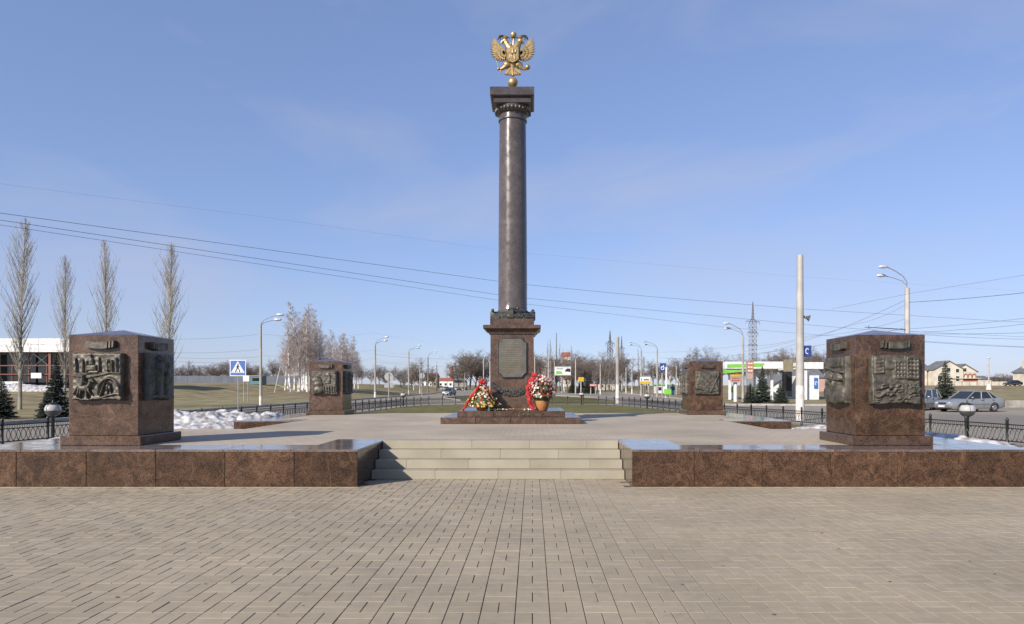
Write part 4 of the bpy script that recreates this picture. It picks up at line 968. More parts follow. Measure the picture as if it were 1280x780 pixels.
# lattice pylons
def pylon(label, x, d, ytop, w0, arms, ybreak):
    X = XX(x, d); z0 = gz(X, d); t = thing('lattice_pylon', label, 'pylon', (X, d, z0), .5, 'lattice pylons'); hgt = ZZ(ytop, d) - z0; hb = ZZ(ybreak, d) - z0
    hw = lambda z: w0*(1-z/hb) + w0*.30*(z/hb) if z < hb else w0*.30*(1 - .96*(z-hb)/(hgt-hb)) if z > hgt*.78 else w0*.30
    zs = [0]; 
    while zs[-1] < hgt*.97: zs.append(zs[-1] + max(1.1, hw(zs[-1])*1.7))
    zs[-1] = hgt
    r_ = .085
    leg = MB(); br = MB()
    for a, b_ in zip(zs, zs[1:]):
        A, B = hw(a), hw(b_)
        ca = [(-A,-A),(A,-A),(A,A),(-A,A)]; cb = [(-B,-B),(B,-B),(B,B),(-B,B)]
        for k in range(4):
            leg.tube([(*ca[k],a),(*cb[k],b_)], r_, 4)
            br.tube([(*ca[k],a),(*cb[(k+1)%4],b_)], r_*.55, 3); br.tube([(*ca[(k+1)%4],a),(*cb[k],b_)], r_*.55, 3); br.tube([(*cb[k],b_),(*cb[(k+1)%4],b_)], r_*.5, 3)
    obj('legs', leg, M['pole_dark'], t); obj('bracing', br, M['pole_dark'], t)
    for y, l in arms:
        z = ZZ(y, d) - z0; mb = MB()
        for s_ in (-1,1):
            for q in (-1,1): mb.tube([(0, q*hw(z), z),(s_*l, 0, z)], r_*.7, 3)
            mb.tube([(0,0,z+.9),(s_*l,0,z)], r_*.6, 3)
            mb.tube([(s_*l*.95,0,z),(s_*l*.95,0,z-1.1)], r_*.8, 4)
        obj('cross_arm', mb, M['pole_dark'], t)
    return t
pylon('lattice pylon with spread legs beside the stout concrete pole', 762.5, 215, 413, 2.0, [(429,1.7),(437.5,1.2)], 452)
pylon('big lattice pylon towering over the filling station canopy', 941, 240, 377, 3.0, [(402,3.4),(416,2.6),(431,2.2)], 455)
pylon('lattice pylon half hidden behind the stout concrete pole', 777, 330, 420, 2.2, [(435,2.0),(443,2.0)], 458)
pole('mast', 'thin dark mast rising above the trees behind the billboard', 695.5, 300, ZZ(416,300), .45, .14, M['pole_dark'], 0, (), 'mast')

# ------------------------------------------------------------------ overhead wires
def wire(label, pts, r_=.016, sag=0.0, grp='overhead wires'):
    P = [at(*p) for p in pts]; out = []
    for a, b_ in zip(P, P[1:]):
        for i in range(9):
            t = i/8
            if out and i == 0: continue
            q = a + (b_-a)*t; q.z -= sag*4*t*(1-t); out.append(q)
    o = obj('overhead_wire', MB().tube(out, r_*.62, 4), M['wire']); tag(o, label, 'wire', grp)
wa = 'long overhead wire sweeping past the poplars and behind the column'
wire(wa, [(-60,258,28),(640,354,50),(805,370,54),(1000,386,60),(1262,402,68),(1340,404,72)], .016)
wire(wa, [(-60,266,28.4),(640,371,50.5),(998,405,62),(1070,411,64),(1340,424,74)], .016)
wire(wa, [(-60,272,28.8),(640,378,51),(905,409,60),(1040,420,64),(1340,437,74)], .013)
wire(wa, [(-60,222,27),(320,270,36),(640,315,45),(1000,346,58),(1340,368,70)], .004)
wb = 'overhead wire strung towards the lamp by the crossing sign'
for ya, yb in ((424,418),(441,437),(447,446),(452,452)): wire(wb, [(-40,ya+8 if ya < 430 else ya-18,45),(220,ya,55),(323,yb,58)], .010, .1)
for ya, yb in ((418,416),(445,437),(455,448)): wire('overhead wire strung between the kerbside street lamps', [(329,ya,58),(468,yb,98),(511,yb+5,142),(546,yb+14,232)], .009, .3)
wire('overhead wire crossing the far road before the shop signs', [(469,443,98),(605,446,120),(801,449,131)], .016, .5)
wire('overhead wire crossing the far road before the shop signs', [(469,452,98),(605,456,120),(821,458,111)], .014, .5)
wc = 'overhead wire fanning out from the lamp behind the red granite pedestal'
wire(wc, [(1134,378,50),(1280,366,42),(1360,358,39)], .022, .05)
wire(wc, [(1134,374,50),(1000,428,62),(928,446,72)], .016, .2)
wire(wc, [(1134,380,50),(1070,405,56),(928,440,72)], .012, .2)
wire(wc, [(1136,411,50),(1280,398,44),(1360,391,41)], .014, .05)
wire(wc, [(1136,415,50),(1200,412,47),(1280,405,44),(1360,398,41)], .014, .05)
wire(wc, [(1136,417,50),(1280,416,46),(1360,414,43)], .016, .05)
wire(wc, [(1150,418,51),(1280,424,47),(1360,427,44)], .014, .05)
wire(wc, [(1140,426,52),(1280,434,49),(1360,438,47)], .016, .05)
wire(wc, [(1040,386,46),(1142,366,44),(1280,344,40),(1360,331,38)], .010)
wd = 'overhead wire running from the filling station lamp behind the pedestals'
wire(wd, [(821,447,111),(928,443,72),(1134,409,50)], .014, .3)
wire(wd, [(801,440,131),(928,432,72),(1010,420,62),(1134,398,50)], .012, .3)
o = obj('bracket_arm', MB().tube([at(1081,409,46), at(1100,410,48), at(1132,412,50)], [.02,.03,.035], 6).tube([at(1086,406.5,46), at(1086,411,46)], .02, 4), M['iron']); tag(o, 'dark insulated bracket arm reaching out above the red granite pedestal', 'bracket')

# ------------------------------------------------------------------ bare trees
def branchy(rr, kind, hgt):
    tr, cr = MB(), MB()
    def limb(mb, p, d_, l, r0, r1, n, up, wob, sides):
        pts = [p.copy()]; q = p.copy(); dd = d_.normalized()
        for i in range(n):
            dd = (dd + Vector((rr.gauss(0,wob), rr.gauss(0,wob), up + rr.gauss(0,wob*.6)))).normalized(); q = q + dd*l/n; pts.append(q.copy())
        rads = [r0 + (r1-r0)*i/n for i in range(n+1)]; mb.tube(pts, rads, sides, False); return pts
    if kind in ('poplar', 'column'):
        R0 = hgt*.0095; tp = limb(tr, Vector((0,0,0)), Vector((0,0,1)), hgt*.97, R0, .012, 12, .05, .015, 7)
        nb = 140 if kind == 'poplar' else 70
        for k in range(nb):
            t = .13 + .84*(k/nb)**.9; z = t*12; i = min(11, int(z)); p = tp[i].lerp(tp[i+1], z-i)
            a = rr.random()*2*PI; prof = math.sin(PI*min(1, max(.02,(t-.02)/.98))**.8)**.8
            l = hgt*(.20 if kind == 'poplar' else .12)*max(.18, prof)*rr.uniform(.65,1.15)
            el = rr.uniform(.95, 1.25)
            d_ = Vector((math.cos(a)*math.cos(el), math.sin(a)*math.cos(el), math.sin(el)))
            b_ = limb(cr, p, d_, l, max(.010, R0*.24*(1-t*.75)), .006, 4, .10, .05, 4)
            for j in range(9 if kind == 'poplar' else 7):
                s_ = rr.uniform(.15, 1); ii = min(3, int(s_*4)); q = b_[ii].lerp(b_[ii+1], s_*4-ii); a2 = rr.random()*2*PI
                limb(cr, q, Vector((math.cos(a2)*.45, math.sin(a2)*.45, .85)), l*rr.uniform(.2,.45), .0068, .004, 2, .15, .08, 3)
        return tr, cr
    R0 = hgt*(.0125 if kind == 'birch' else .019); kr = .7 if kind == 'birch' else 1.0
    lean = Vector((rr.gauss(0,.04), rr.gauss(0,.04), 1))
    fork = .82 if kind == 'birch' else rr.uniform(.22,.35)
    tp = limb(tr, Vector((0,0,0)), lean, hgt*(.95 if kind == 'birch' else fork), R0, R0*(.14 if kind == 'birch' else .7), 8, .03, .03, 7)
    starts = []
    if kind == 'birch':
        for k in range(74):
            t = .20 + .78*k/74; z = t*8; i = min(7,int(z)); starts.append((tp[i].lerp(tp[i+1], z-i), hgt*.26*(1.15-t)*rr.uniform(.6,1.15), R0*.32*(1.1-t), rr.uniform(.5,1.0)))
    else:
        for k in range(7):
            p = tp[-1] if k < 4 else tp[rr.randint(5,8)]; a = 2*PI*k/7 + rr.uniform(-.4,.4); el = rr.uniform(.65,1.25)
            m_ = limb(tr, p, Vector((math.cos(a)*math.cos(el),math.sin(a)*math.cos(el),math.sin(el))), hgt*(1-fork)*rr.uniform(.7,1.0), R0*.5, .015, 6, .08, .09, 5)
            for j in range(17):
                s_ = rr.uniform(.15,1); z = s_*6; i = min(5,int(z)); starts.append((m_[i].lerp(m_[i+1], z-i), hgt*.26*rr.uniform(.5,1.1), R0*.18, rr.uniform(.1,1.0)))
    for p, l, r_, el in starts:
        a = rr.random()*2*PI; d_ = Vector((math.cos(a)*math.cos(el), math.sin(a)*math.cos(el), math.sin(el)))
        b_ = limb(cr, p, d_, l, max(.014,r_), .010, 4, .06 if kind != 'birch' else .02, .10, 4)
        for j in range(9):
            s_ = rr.uniform(.2,1); ii = min(3,int(s_*4)); q = b_[ii].lerp(b_[ii+1], s_*4-ii); a2 = rr.random()*2*PI; e2 = rr.uniform(-.2,1.1)
            c_ = limb(cr, q, Vector((math.cos(a2)*math.cos(e2),math.sin(a2)*math.cos(e2),math.sin(e2))), l*rr.uniform(.28,.55), .014*kr, .010*kr, 2, -.03 if kind == 'birch' else .08, .1, 3)
            for jj in range(2):
                a3 = rr.random()*2*PI; limb(cr, c_[1], Vector((math.cos(a3)*.7,math.sin(a3)*.7,.6)), l*rr.uniform(.15,.30), .011*kr, .009*kr, 1, 0, 0, 3)
    return tr, cr
PROTO = {}
def proto(kind, seed, hgt, mb_, mc_):
    rr = random.Random(seed); tr, cr = branchy(rr, kind, hgt)
    PROTO[(kind, seed)] = (tr.mesh('trunk', mb_, True), cr.mesh('crown', mc_), hgt)
for s_ in range(4): proto('poplar', s_, 14, M['bark_poplar'], M['twig_poplar'])
for s_ in range(3): proto('birch', s_, 14, M['bark_birch'], M['twig_birch'])
for s_ in range(4): proto('spread', s_, 10, M['bark'], M['twig'])
proto('column', 0, 14, M['bark'], M['twig'])
NAMES = {'poplar':'poplar_tree','birch':'birch_tree','spread':'bare_tree','column':'poplar_tree'}
def tree(kind, seed, x, d, ytop, label, group=None, rz=0.0, wide=1.0):
    tm, cm, h0 = PROTO[(kind, seed)]; X = XX(x, d); z0 = gz(X, d); s_ = (ZZ(ytop, d) - z0)/h0
    t = thing(NAMES[kind], label, 'tree', (X, d, z0-.08), rz, group); t.scale = (s_*wide, s_*wide, s_)
    obj('trunk', tm, parent=t); c = obj('crown', cm, parent=t); return t
gp = 'poplars beside the pavilion'
tree('poplar', 0, 25, 51.5, 262, 'tallest bare poplar, standing before the white-fronted pavilion', gp, .3)
tree('poplar', 1, 81, 55, 311, 'thinnest bare poplar, beside the narrow dark spruce before the pavilion', gp, 1.0, .85)
tree('poplar', 2, 132, 54, 291, 'bare poplar rising directly behind the horseman pedestal', gp, 2.0, .9)
tree('poplar', 3, 208, 55, 294, 'broadest bare poplar, behind the horseman pedestal beside the dry field', gp, .7, 1.15)
rr = random.Random(33)
gb = 'birches behind the helmet-relief pedestal'; lb = 'white-barked bare birch in the tall clump behind the helmet-relief pedestal'
for x, d, y in ((356,121,412),(363,116,398),(368,124,386),(374,118,371),(379,122,374),(384,117,388),(390,125,380),(396,119,396),(402,127,392),(372,114,430),(360,128,405),(377,127,384),(387,121,402),(399,123,410),(382,129,378)):
    tree('birch', rr.randrange(3), x, d, y, lb, gb, rr.random()*6, rr.uniform(.85,1.15))
lb = 'smaller bare birch in the lower clump above the helmet-relief pedestal'
for x, d, y in ((412,140,415),(418,145,408),(425,138,412),(431,150,410),(437,142,418),(443,148,425),(448,152,436),(415,150,420),(422,143,425),(428,147,418),(434,139,426),(440,153,415)):
    tree('birch', rr.randrange(3), x, d, y, lb, 'lower birches', rr.random()*6, rr.uniform(.9,1.3))
o = thing('leaning_pole', 'whitish pole frame leaning beside the tall birch clump', 'pole', (XX(348,112), 112, gz(XX(348,112),112)))
obj('strut', MB().tube([(-.6,0,0),(.35,0,4.2)], .10, 6), M['pole_pale'], o); obj('strut', MB().tube([(1.8,.2,0),(.6,0,4.2)], .08, 6), M['pole_grey'], o); obj('crossbar', MB().tube([(-.35,0,1.2),(2.4,.1,.4)], .07, 6), M['pole_pale'], o)
def row(label, group, spots, kinds, wide=(.9,1.4)):
    for x, d, y in spots:
        k = rr.choice(kinds); n = {'spread':4,'birch':3,'column':1}[k]
        tree(k, rr.randrange(n), x, d, y, label, group, rr.random()*6, rr.uniform(*wide))
row('bare brown tree in the row behind the long blue-grey fence', 'trees behind the blue-grey fence', [(218+i*8.2+rr.uniform(-3,3), rr.uniform(205,240), rr.uniform(449,460)) for i in range(17)], ['spread'], (1.0,1.5))
row('low bare brown tree behind the kerbside street lamps', 'trees behind the kerbside lamps', [(448+i*6.5+rr.uniform(-3,3), rr.uniform(200,260), rr.uniform(450,466)) for i in range(13)], ['spread','spread','birch'], (1.0,1.6))
row('distant bare tree beyond the road, between the chimney and the column', 'trees at the end of the road', [(574,330,452),(580,310,444),(587,320,438),(594,335,440),(600,325,443),(608,340,447),(534,300,462),(541,320,464)], ['spread'], (1.0,1.4))
row('bare tree in the copse behind the billboard and the spread-legged pylon', 'copse behind the billboard', [(668+i*4.6+rr.uniform(-2,2), rr.uniform(215,280), rr.uniform(438,456)) for i in range(25)], ['spread','spread','birch'], (.9,1.3))
row('thin columnar poplar standing high above the copse', 'columnar poplars above the copse', [(684,290,424),(688.5,295,420),(699,300,425),(703.5,290,433),(715,300,428),(709,310,440)], ['column'], (.8,1.1))
row('columnar poplar behind the street lamp at the white and yellow board', 'columnar poplars at the board', [(798,160,433),(803,165,440)], ['column'], (.9,1.1))
row('bare tree behind the white and yellow board and the blue flame sign', 'trees behind the boards', [(786+i*7.5+rr.uniform(-2,2), rr.uniform(230,290), rr.uniform(450,464)) for i in range(10)] + [(848,200,446)], ['spread'], (.9,1.3))
row('bare tree behind the filling station', 'trees behind the filling station', [(872+i*9.5+rr.uniform(-3,3), rr.uniform(190,235), rr.uniform(433,452)) for i in range(18)], ['spread'], (.9,1.3))
row('low bare bush in the field beyond the sedan', 'field bushes', [(1243,215,468),(1250,225,470),(1257,220,466),(1264,228,468),(1270,222,470)], ['spread'], (1.3,1.8))

# spruces
def spruce_proto(seed, hgt):
    rr = random.Random(seed); tr = MB().tube([(0,0,0),(0,0,hgt*.98)], [hgt*.02,.012], 7); nd = MB()
    n = 30
    for k in range(n):
        t = k/(n-1); z = hgt*(.04 + .90*t); L_ = hgt*.27*(1-t)**.85 + .06; nb = max(6, int(15*(1-t))+4)
        for j in range(nb):
            a = 2*PI*j/nb + rr.random(); l = L_*rr.uniform(.60,1.12); droop = -.10 - .20*(1-t)
            d_ = Vector((math.cos(a),math.sin(a),droop+rr.uniform(-.10,.10))); s_ = Vector((-math.sin(a),math.cos(a),0))
            m = max(3, int(l/.085))
            for i in range(m):
                f = (i+.4)/m; p = Vector((0,0,z)) + d_*l*f + Vector((0,0,l*.20*f*f)); w = (l*.30*(1.1-f) + .05)*rr.uniform(.7,1.2)
                for sg in (-1,1):
                    up = Vector((0,0,rr.uniform(.01,.045))); tip = p + s_*sg*w + d_*w*rr.uniform(.4,.8) + Vector((0,0,rr.uniform(-.10,.0)))
                    nd.add([p + up, p + d_*.10 + s_*sg*.02, tip, p + s_*sg*w*.4 - Vector((0,0,.06))], [(0,1,2,3)])
                if i % 2: nd.add([p + s_*.03, p - s_*.03, p + d_*.06 - Vector((0,0,rr.uniform(.06,.14)))], [(0,1,2)])
    for j in range(5): a = j*1.26; nd.add([(0,0,hgt), (.03*math.cos(a),.03*math.sin(a),hgt*.95), (.10*math.cos(a+.3),.10*math.sin(a+.3),hgt*.955)], [(0,1,2)])
    nd.tube([(0,0,hgt*.9),(0,0,hgt*1.03)], [.02,.006], 4)
    return tr.mesh('trunk', M['bark'], True), nd.mesh('needles', M['needle']), hgt
SP = [spruce_proto(s_, 4.0) for s_ in range(3)]
def spruce(v, x, d, ytop, label, wide=1.0, group='spruces by the road'):
    tm, cm, h0 = SP[v]; X = XX(x, d); z0 = gz(X, d); s_ = (ZZ(ytop, d)-z0)/h0
    t = thing('spruce_tree', label, 'tree', (X, d, z0-.05), v*1.3, group); t.scale = (s_*wide, s_*wide, s_)
    obj('trunk', tm, parent=t); obj('crown', cm, parent=t)
spruce(0, 2, 37, 470, 'dark spruce beside the foot of the tallest poplar', 1.25)
spruce(1, 59, 36, 486, 'low bushy spruce behind the globe lamp near the horseman pedestal', 1.6)
spruce(2, 70, 39, 445, 'taller narrow dark spruce close beside the horseman pedestal', .85)
spruce(0, 953, 72, 457, 'tallest of three spruces before the filling station', 1.0)
spruce(1, 938, 71, 478, 'low spruce beside the street lamp before the filling station', 1.5)
spruce(2, 976, 70, 475, 'low wide spruce beside the tall pale pole', 1.35)
spruce(1, 1181.5, 51, 450, 'single spruce beside the silver sedan', 1.05)
spruce(2, 736, 165, 466, 'dark spruce behind the small yellow notice', 1.5)
spruce(0, 727, 170, 471, 'lower spruce beside the one at the small yellow notice', 1.5)
spruce(1, 716, 175, 472, 'small spruce under the dark end of the billboard', 1.4)

# ------------------------------------------------------------------ signs and boards
def sign_post(name, label, x, d, cat='sign', group=None):
    X = XX(x, d); z0 = gz(X, d); return thing(name, label, cat, (X, d, z0-.03), 0, group), X, z0-.03
t, X, z0 = sign_post('crossing_sign', 'blue square pedestrian crossing sign with a white triangle on a thin pole', 297.5, 43)
q = ZZ(460, 43) - z0; w = .50
obj('post', MB().tube([(0,.03,0),(0,.03,q+.45)], .030, 8), M['pole_grey'], t, True)
pl = obj('sign_plate', MB().box(-w,w,-.02,.0,q-w,q+w,.004), M['white'], t)
obj('blue_field', MB().box(-w+.05,w-.05,-.026,-.021,q-w+.05,q+w-.05), M['blue'], pl)
obj('triangle', MB().prism([(-.42,q-.30),(.42,q-.30),(0,q+.42)], -.034, -.027), M['white'], pl)
mb = MB(); y_ = -.042
mb.prism([(-.05,q+.02),(.05,q+.03),(.04,q+.19),(-.03,q+.19)], y_, -.035).tube([(0,-.038,q+.03),(-.09,-.038,q-.1),(-.13,-.038,q-.23)], .025, 6).tube([(0,-.038,q+.03),(.08,-.038,q-.1),(.12,-.038,q-.23)], .025, 6)
mb.tube([(0,-.038,q+.17),(.10,-.038,q+.06)], .018, 6).tube([(0,-.038,q+.17),(-.09,-.038,q+.05)], .018, 6).ball((.01,-.038,q+.24), .04)
for k in range(5): mb.prism([(-.34+k*.14,q-.27),(-.26+k*.14,q-.27),(-.25+k*.14,q-.23),(-.32+k*.14,q-.23)], -.0375, -.035)
obj('pedestrian_symbol', mb, M['black'], pl)
for x, d, y, dr, rect_, lb in ((486,80,471,.66,True,'back of a round road sign with a rectangular plate below, beside the fence'),(527.5,105,469.5,.55,False,'back of a round road sign by the second kerbside street lamp')):
    t, X, z0 = sign_post('round_sign', lb, x, d, 'sign', 'round sign backs'); q = ZZ(y, d)-z0
    obj('post', MB().tube([(0,-.05,0),(0,-.05,q+.4)], .05, 8), M['pole_grey'], t, True)
    obj('disc', MB().tube([(0,0,q),(0,.03,q)], dr*.78, 28), M['steel'], t)
    if rect_: obj('plate', MB().box(-.52,.52,.0,.03,q-1.25,q-.70), M['steel'], t)
t, X, z0 = sign_post('notice_board', 'white back of a small notice on two posts beside the teal kiosk', 307.5, 75); q = ZZ(473,75)-z0
obj('panel', MB().box(-.32,.32,0,.05,q-.32,q+.32), M['white'], t)
for sx in (-.25,.2): obj('post', MB().tube([(sx,.07,0),(sx,.07,q+.3)], .05, 6), M['pole_grey'], t)
def board(name, label, x, d, x0, x1, y0, y1, m, posts=(.5,), thick=.25, extra=None, postm_='pole_grey', pr=.12):
    X = XX(x, d); z0 = gz(X, d)-.05; t = thing(name, label, 'sign', (X, d, z0))
    a, b_ = XX(x0,d)-X, XX(x1,d)-X; zt_, zb_ = ZZ(y0,d)-z0, ZZ(y1,d)-z0
    p = obj('panel', MB().box(a,b_,-thick/2,thick/2,zb_,zt_,.02), M[m], t)
    for f in posts: obj('post', MB().tube([(a+(b_-a)*f,thick/2+pr,0),(a+(b_-a)*f,thick/2+pr,(zt_+zb_)/2)], pr, 8), M[postm_], t, True)
    if extra: extra(t, p, a, b_, zb_, zt_, -thick/2)
    return t
def bb(t, p, a, b_, z0, z1, y):
    obj('frame', MB().box(a-.1,b_+.1,y-.06,y-.003,z1-.16,z1+.05).box(a-.1,b_+.1,y-.06,y-.003,z0-.1,z0+.1), M['steel'], p)
    w, h = b_-a, z1-z0
    obj('picture_dark', MB().prism([(a+w*.62,z0+h*.42),(a+w*.98,z0+h*.36),(a+w*.97,z0+h*.72),(a+w*.80,z0+h*.78),(a+w*.66,z0+h*.62)], y-.02, y-.002), M['black'], p)
    obj('picture_green', MB().prism([(a+w*.04,z0+h*.12),(a+w*.5,z0+h*.14),(a+w*.42,z0+h*.45),(a+w*.1,z0+h*.5)], y-.02, y-.002), M['green'], p)
    mb = MB(); 
    for k in range(9): mb.box(a+w*(.12+.045*k), a+w*(.15+.045*k), y-.015, y-.002, z0+h*.66, z0+h*.78)
    obj('lettering', mb, M['darkblue'], p)
board('billboard', 'pale billboard with green and dark artwork on a single post', 703, 165, 693.5, 713.5, 458, 469, 'white', (.45,), .4, bb)
board('notice_board', 'small yellow notice on a white pole before the dark spruces', 726.3, 150, 722.8, 729.8, 471.5, 477, 'yellow', (.5,), .12, None, 'pole_pale', .13)
def redb(t, p, a, b_, z0, z1, y):
    mb = MB(); w = b_-a
    for k in range(6): mb.box(a+w*(.12+.13*k), a+w*(.20+.13*k), y-.02, y-.002, z0+(z1-z0)*.25, z0+(z1-z0)*.75)
    obj('lettering', mb, M['white'], p)
board('red_board', 'low red roadside board with white lettering beside the spruces', 741.5, 150, 736.5, 746.8, 479.5, 483.3, 'taillight', (.2,.8), .2, redb)
def yb(t, p, a, b_, z0, z1, y):
    h = z1-z0; obj('yellow_band', MB().box(a,b_,y-.03,y-.002,z0,z0+h*.34), M['yellow'], p)
    mb = MB(); w = b_-a
    for k in range(5): mb.box(a+w*(.35+.10*k), a+w*(.42+.10*k), y-.03, y-.002, z0+h*.45, z0+h*.62)
    mb.box(a+w*.08, a+w*.14, y-.03, y-.002, z0+h*.42, z0+h*.7)
    obj('lettering', mb, M['black'], p); obj('frame', MB().box(a-.05,b_+.05,y-.05,y,z1-.12,z1+.06), M['steel'], p)
board('yellow_board', 'white board with a yellow band on two posts beside the far road', 806.5, 118, 800, 813, 470, 480, 'white', (.15,.85), .3, yb)
def flame(t, p, a, b_, z0, z1, y):
    cx, cz, r_ = (a+b_)/2-.05, (z0+z1)/2-.16, (b_-a)*.27
    mb = MB(); mb.tube([(cx+r_*math.cos(s_), y-.03, cz+r_*math.sin(s_)) for s_ in [.35+5.3*i/18 for i in range(19)]], r_*.36, 8)
    mb.prism([(cx-.02,cz+r_*.8),(cx+r_*.75,cz+r_*1.25),(cx+r_*.75,cz+r_*2.3),(cx+r_*.35,cz+r_*1.6),(cx+r_*.15,cz+r_*1.5)], y-.07, y-.005)
    mb.box(cx+r_*.2, cx+r_*1.15, y-.07, y-.005, cz-r_*.25, cz+r_*.12)
    obj('flame_letter_emblem', mb, M['white'], p)
board('flame_sign', 'square blue sign with a white flame-topped letter emblem beside a white pylon', 828.5, 105, 825, 832, 454, 464, 'darkblue', (.45,), .35, flame, 'pole_grey', .1)
board('price_pylon', 'slender white pylon with a yellow-green foot beside the blue flame sign', 832.7, 103, 831.9, 833.7, 459, 492.5, 'white', (.5,), .3, lambda t,p,a,b_,z0,z1,y: obj('foot_panel', MB().box(a-.3,b_+.6,y-.2,y-.002,z0-.1,z0+.75,.05), M['green'], p), 'white', .1)
board('warning_sign', 'small pale round sign on a pole before the teal kiosk', 837.7, 120, 836.6, 838.8, 470.5, 474, 'white', (.5,), .1, lambda t,p,a,b_,z0,z1,y: obj('orange_diamond', MB().prism([(a,(z0+z1)/2),((a+b_)/2,z0),(b_,(z0+z1)/2),((a+b_)/2,z1)], y-.03, y-.002), M['orange'], p), 'pole_grey', .06)

# ------------------------------------------------------------------ buildings
def house(name, label, X, d, w, dep, zb, hw, roofh, wallm, roofm, gable_front=True, wins=(), rz=0, extra=None, cat='house'):
    t = thing(name, label, cat, (X, d, zb), rz)
    wl = MB()
    if gable_front:
        wl.prism([(-w/2,-.5),(w/2,-.5),(w/2,hw),(0,hw+roofh),(-w/2,hw)], 0, dep)
        rf = MB(); o_ = .35; th = .22
        for s_ in (-1,1): rf.prism([(s_*(w/2+o_),hw-o_*roofh/(w/2)),(0,hw+roofh),(0,hw+roofh+th),(s_*(w/2+o_),hw-o_*roofh/(w/2)+th)], -o_, dep+o_)
    else:
        wl.box(-w/2,w/2,0,dep,-.5,hw); rf = MB()
        rf.add([(-w/2-.3,-.3,hw),(w/2+.3,-.3,hw),(w/2+.3,dep+.3,hw),(-w/2-.3,dep+.3,hw),(-w/2+.2,dep/2,hw+roofh),(w/2-.2,dep/2,hw+roofh)], [(0,1,5,4),(2,3,4,5),(1,2,5),(3,0,4),(3,2,1,0)])
    obj('wall', wl, M[wallm], t); r_ = obj('roof', rf, M[roofm], t)
    for (x0,x1,z0,z1) in wins:
        f = obj('window', MB().box(x0-.08,x1+.08,-.06,-.003,z0-.08,z1+.08), M['white'], t); obj('pane', MB().box(x0,x1,-.08,-.062,z0,z1), M['glass'], f)
    if extra: extra(t, r_)
    return t
DH = 200
zb_ = 2.0
wn2 = [(-3.2,-2.2,1.2,2.6),(2.0,3.0,1.2,2.6),(2.0,2.9,3.7,4.7),(-.6,.4,3.9,5.0)]
house('brick_house', 'cream gabled house with a grey roof behind the single spruce', XX(1186,DH), DH, 8.2, 6, zb_, 4.6, 2.3, 'cream', 'roofgrey', True, wn2)
def arches(t, r_):
    mb = MB()
    for cx in (-3.0,-1.9,.3,1.5,2.7):
        mb.tube([(cx-.5,-.12,2.0),(cx-.5,-.12,2.7),(cx-.35,-.12,3.1),(cx,-.12,3.3),(cx+.35,-.12,3.1),(cx+.5,-.12,2.7),(cx+.5,-.12,2.0)], .14, 5)
    obj('arcade', mb, M['redbrick'], t); obj('lower_wall', MB().box(-3.7,3.7,-.22,-.003,-.3,1.9), M['redbrick'], t); obj('balcony_slab', MB().box(-4.2,4.2,-.9,-.003,1.9,2.05), M['cream'], t)
house('brick_house', 'cream gabled house with red brick arches on its front', XX(1207,DH), DH+.5, 7.0, 5, zb_, 3.9, 2.1, 'cream', 'roofgrey', True, [(-.5,.5,4.0,4.9)], 0, arches)
house('side_house', 'low cream wing beside the pedestal and the first gabled house', XX(1156,DH), DH+3, 4.6, 8, zb_, 4.2, .9, 'cream', 'roofgrey', True, [(-1.2,-.3,1.5,2.6),(.5,1.3,1.5,2.6)])
house('side_house', 'wide hip-roofed cream house set back behind the first gabled house', XX(1168,DH), DH+8, 9.5, 9, zb_, 4.2, 2.2, 'cream', 'roofgrey', False, [(-3.5,-2.6,2.2,3.2)])
house('low_house', 'small pale low house beside the red-arched house', XX(1226,215), 215, 7, 7, zb_, 1.8, 1.2, 'cream', 'roofgrey', False)
house('low_house', 'small house with a dark flat roof before the field bushes', XX(1240,230), 230, 9, 7, zb_, 2.2, .5, 'concrete', 'darkvoid', False)
house('white_house', 'pale cream house with a chimney beyond the long field wall', XX(1300,185), 185, 7.5, 5, zb_, 3.5, 2.0, 'cream', 'roofgrey', True, [(-2.4,-1.6,1.0,2.2)], 0, lambda t, r_: obj('chimney', MB().box(-2.2,-1.5,3,3.7,4.4,6.6), M['cream'], r_))
t = thing('field_wall', 'long pale concrete wall across the field before the gabled houses', 'wall', (XX(1235,180), 180, 1.75))
for k in range(16): obj('wall_panel', MB().box(-12.4+k*1.9+.03, -12.4+(k+1)*1.9-.03, 0, .14, -.4, 1.15, .02), M['cream'], t)
for k in range(17): obj('wall_post', MB().box(-12.4+k*1.9-.08, -12.4+k*1.9+.08, -.05, .19, -.4, 1.25), M['concrete'], t)
t = thing('concrete_barrier', 'low concrete barrier behind the tail of the silver sedan', 'barrier', (XX(1258,56), 56, .0))
for k in range(6): obj('barrier_block', MB().add([(k*1.5+.02,-.25,-.05),(k*1.5+1.48,-.25,-.05),(k*1.5+1.48,.25,-.05),(k*1.5+.02,.25,-.05),(k*1.5+.02,-.12,.55),(k*1.5+1.48,-.12,.55),(k*1.5+1.48,.12,.55),(k*1.5+.02,.12,.55)], [(0,1,5,4),(1,2,6,5),(2,3,7,6),(3,0,4,7),(4,5,6,7)]), M['concrete'], t)

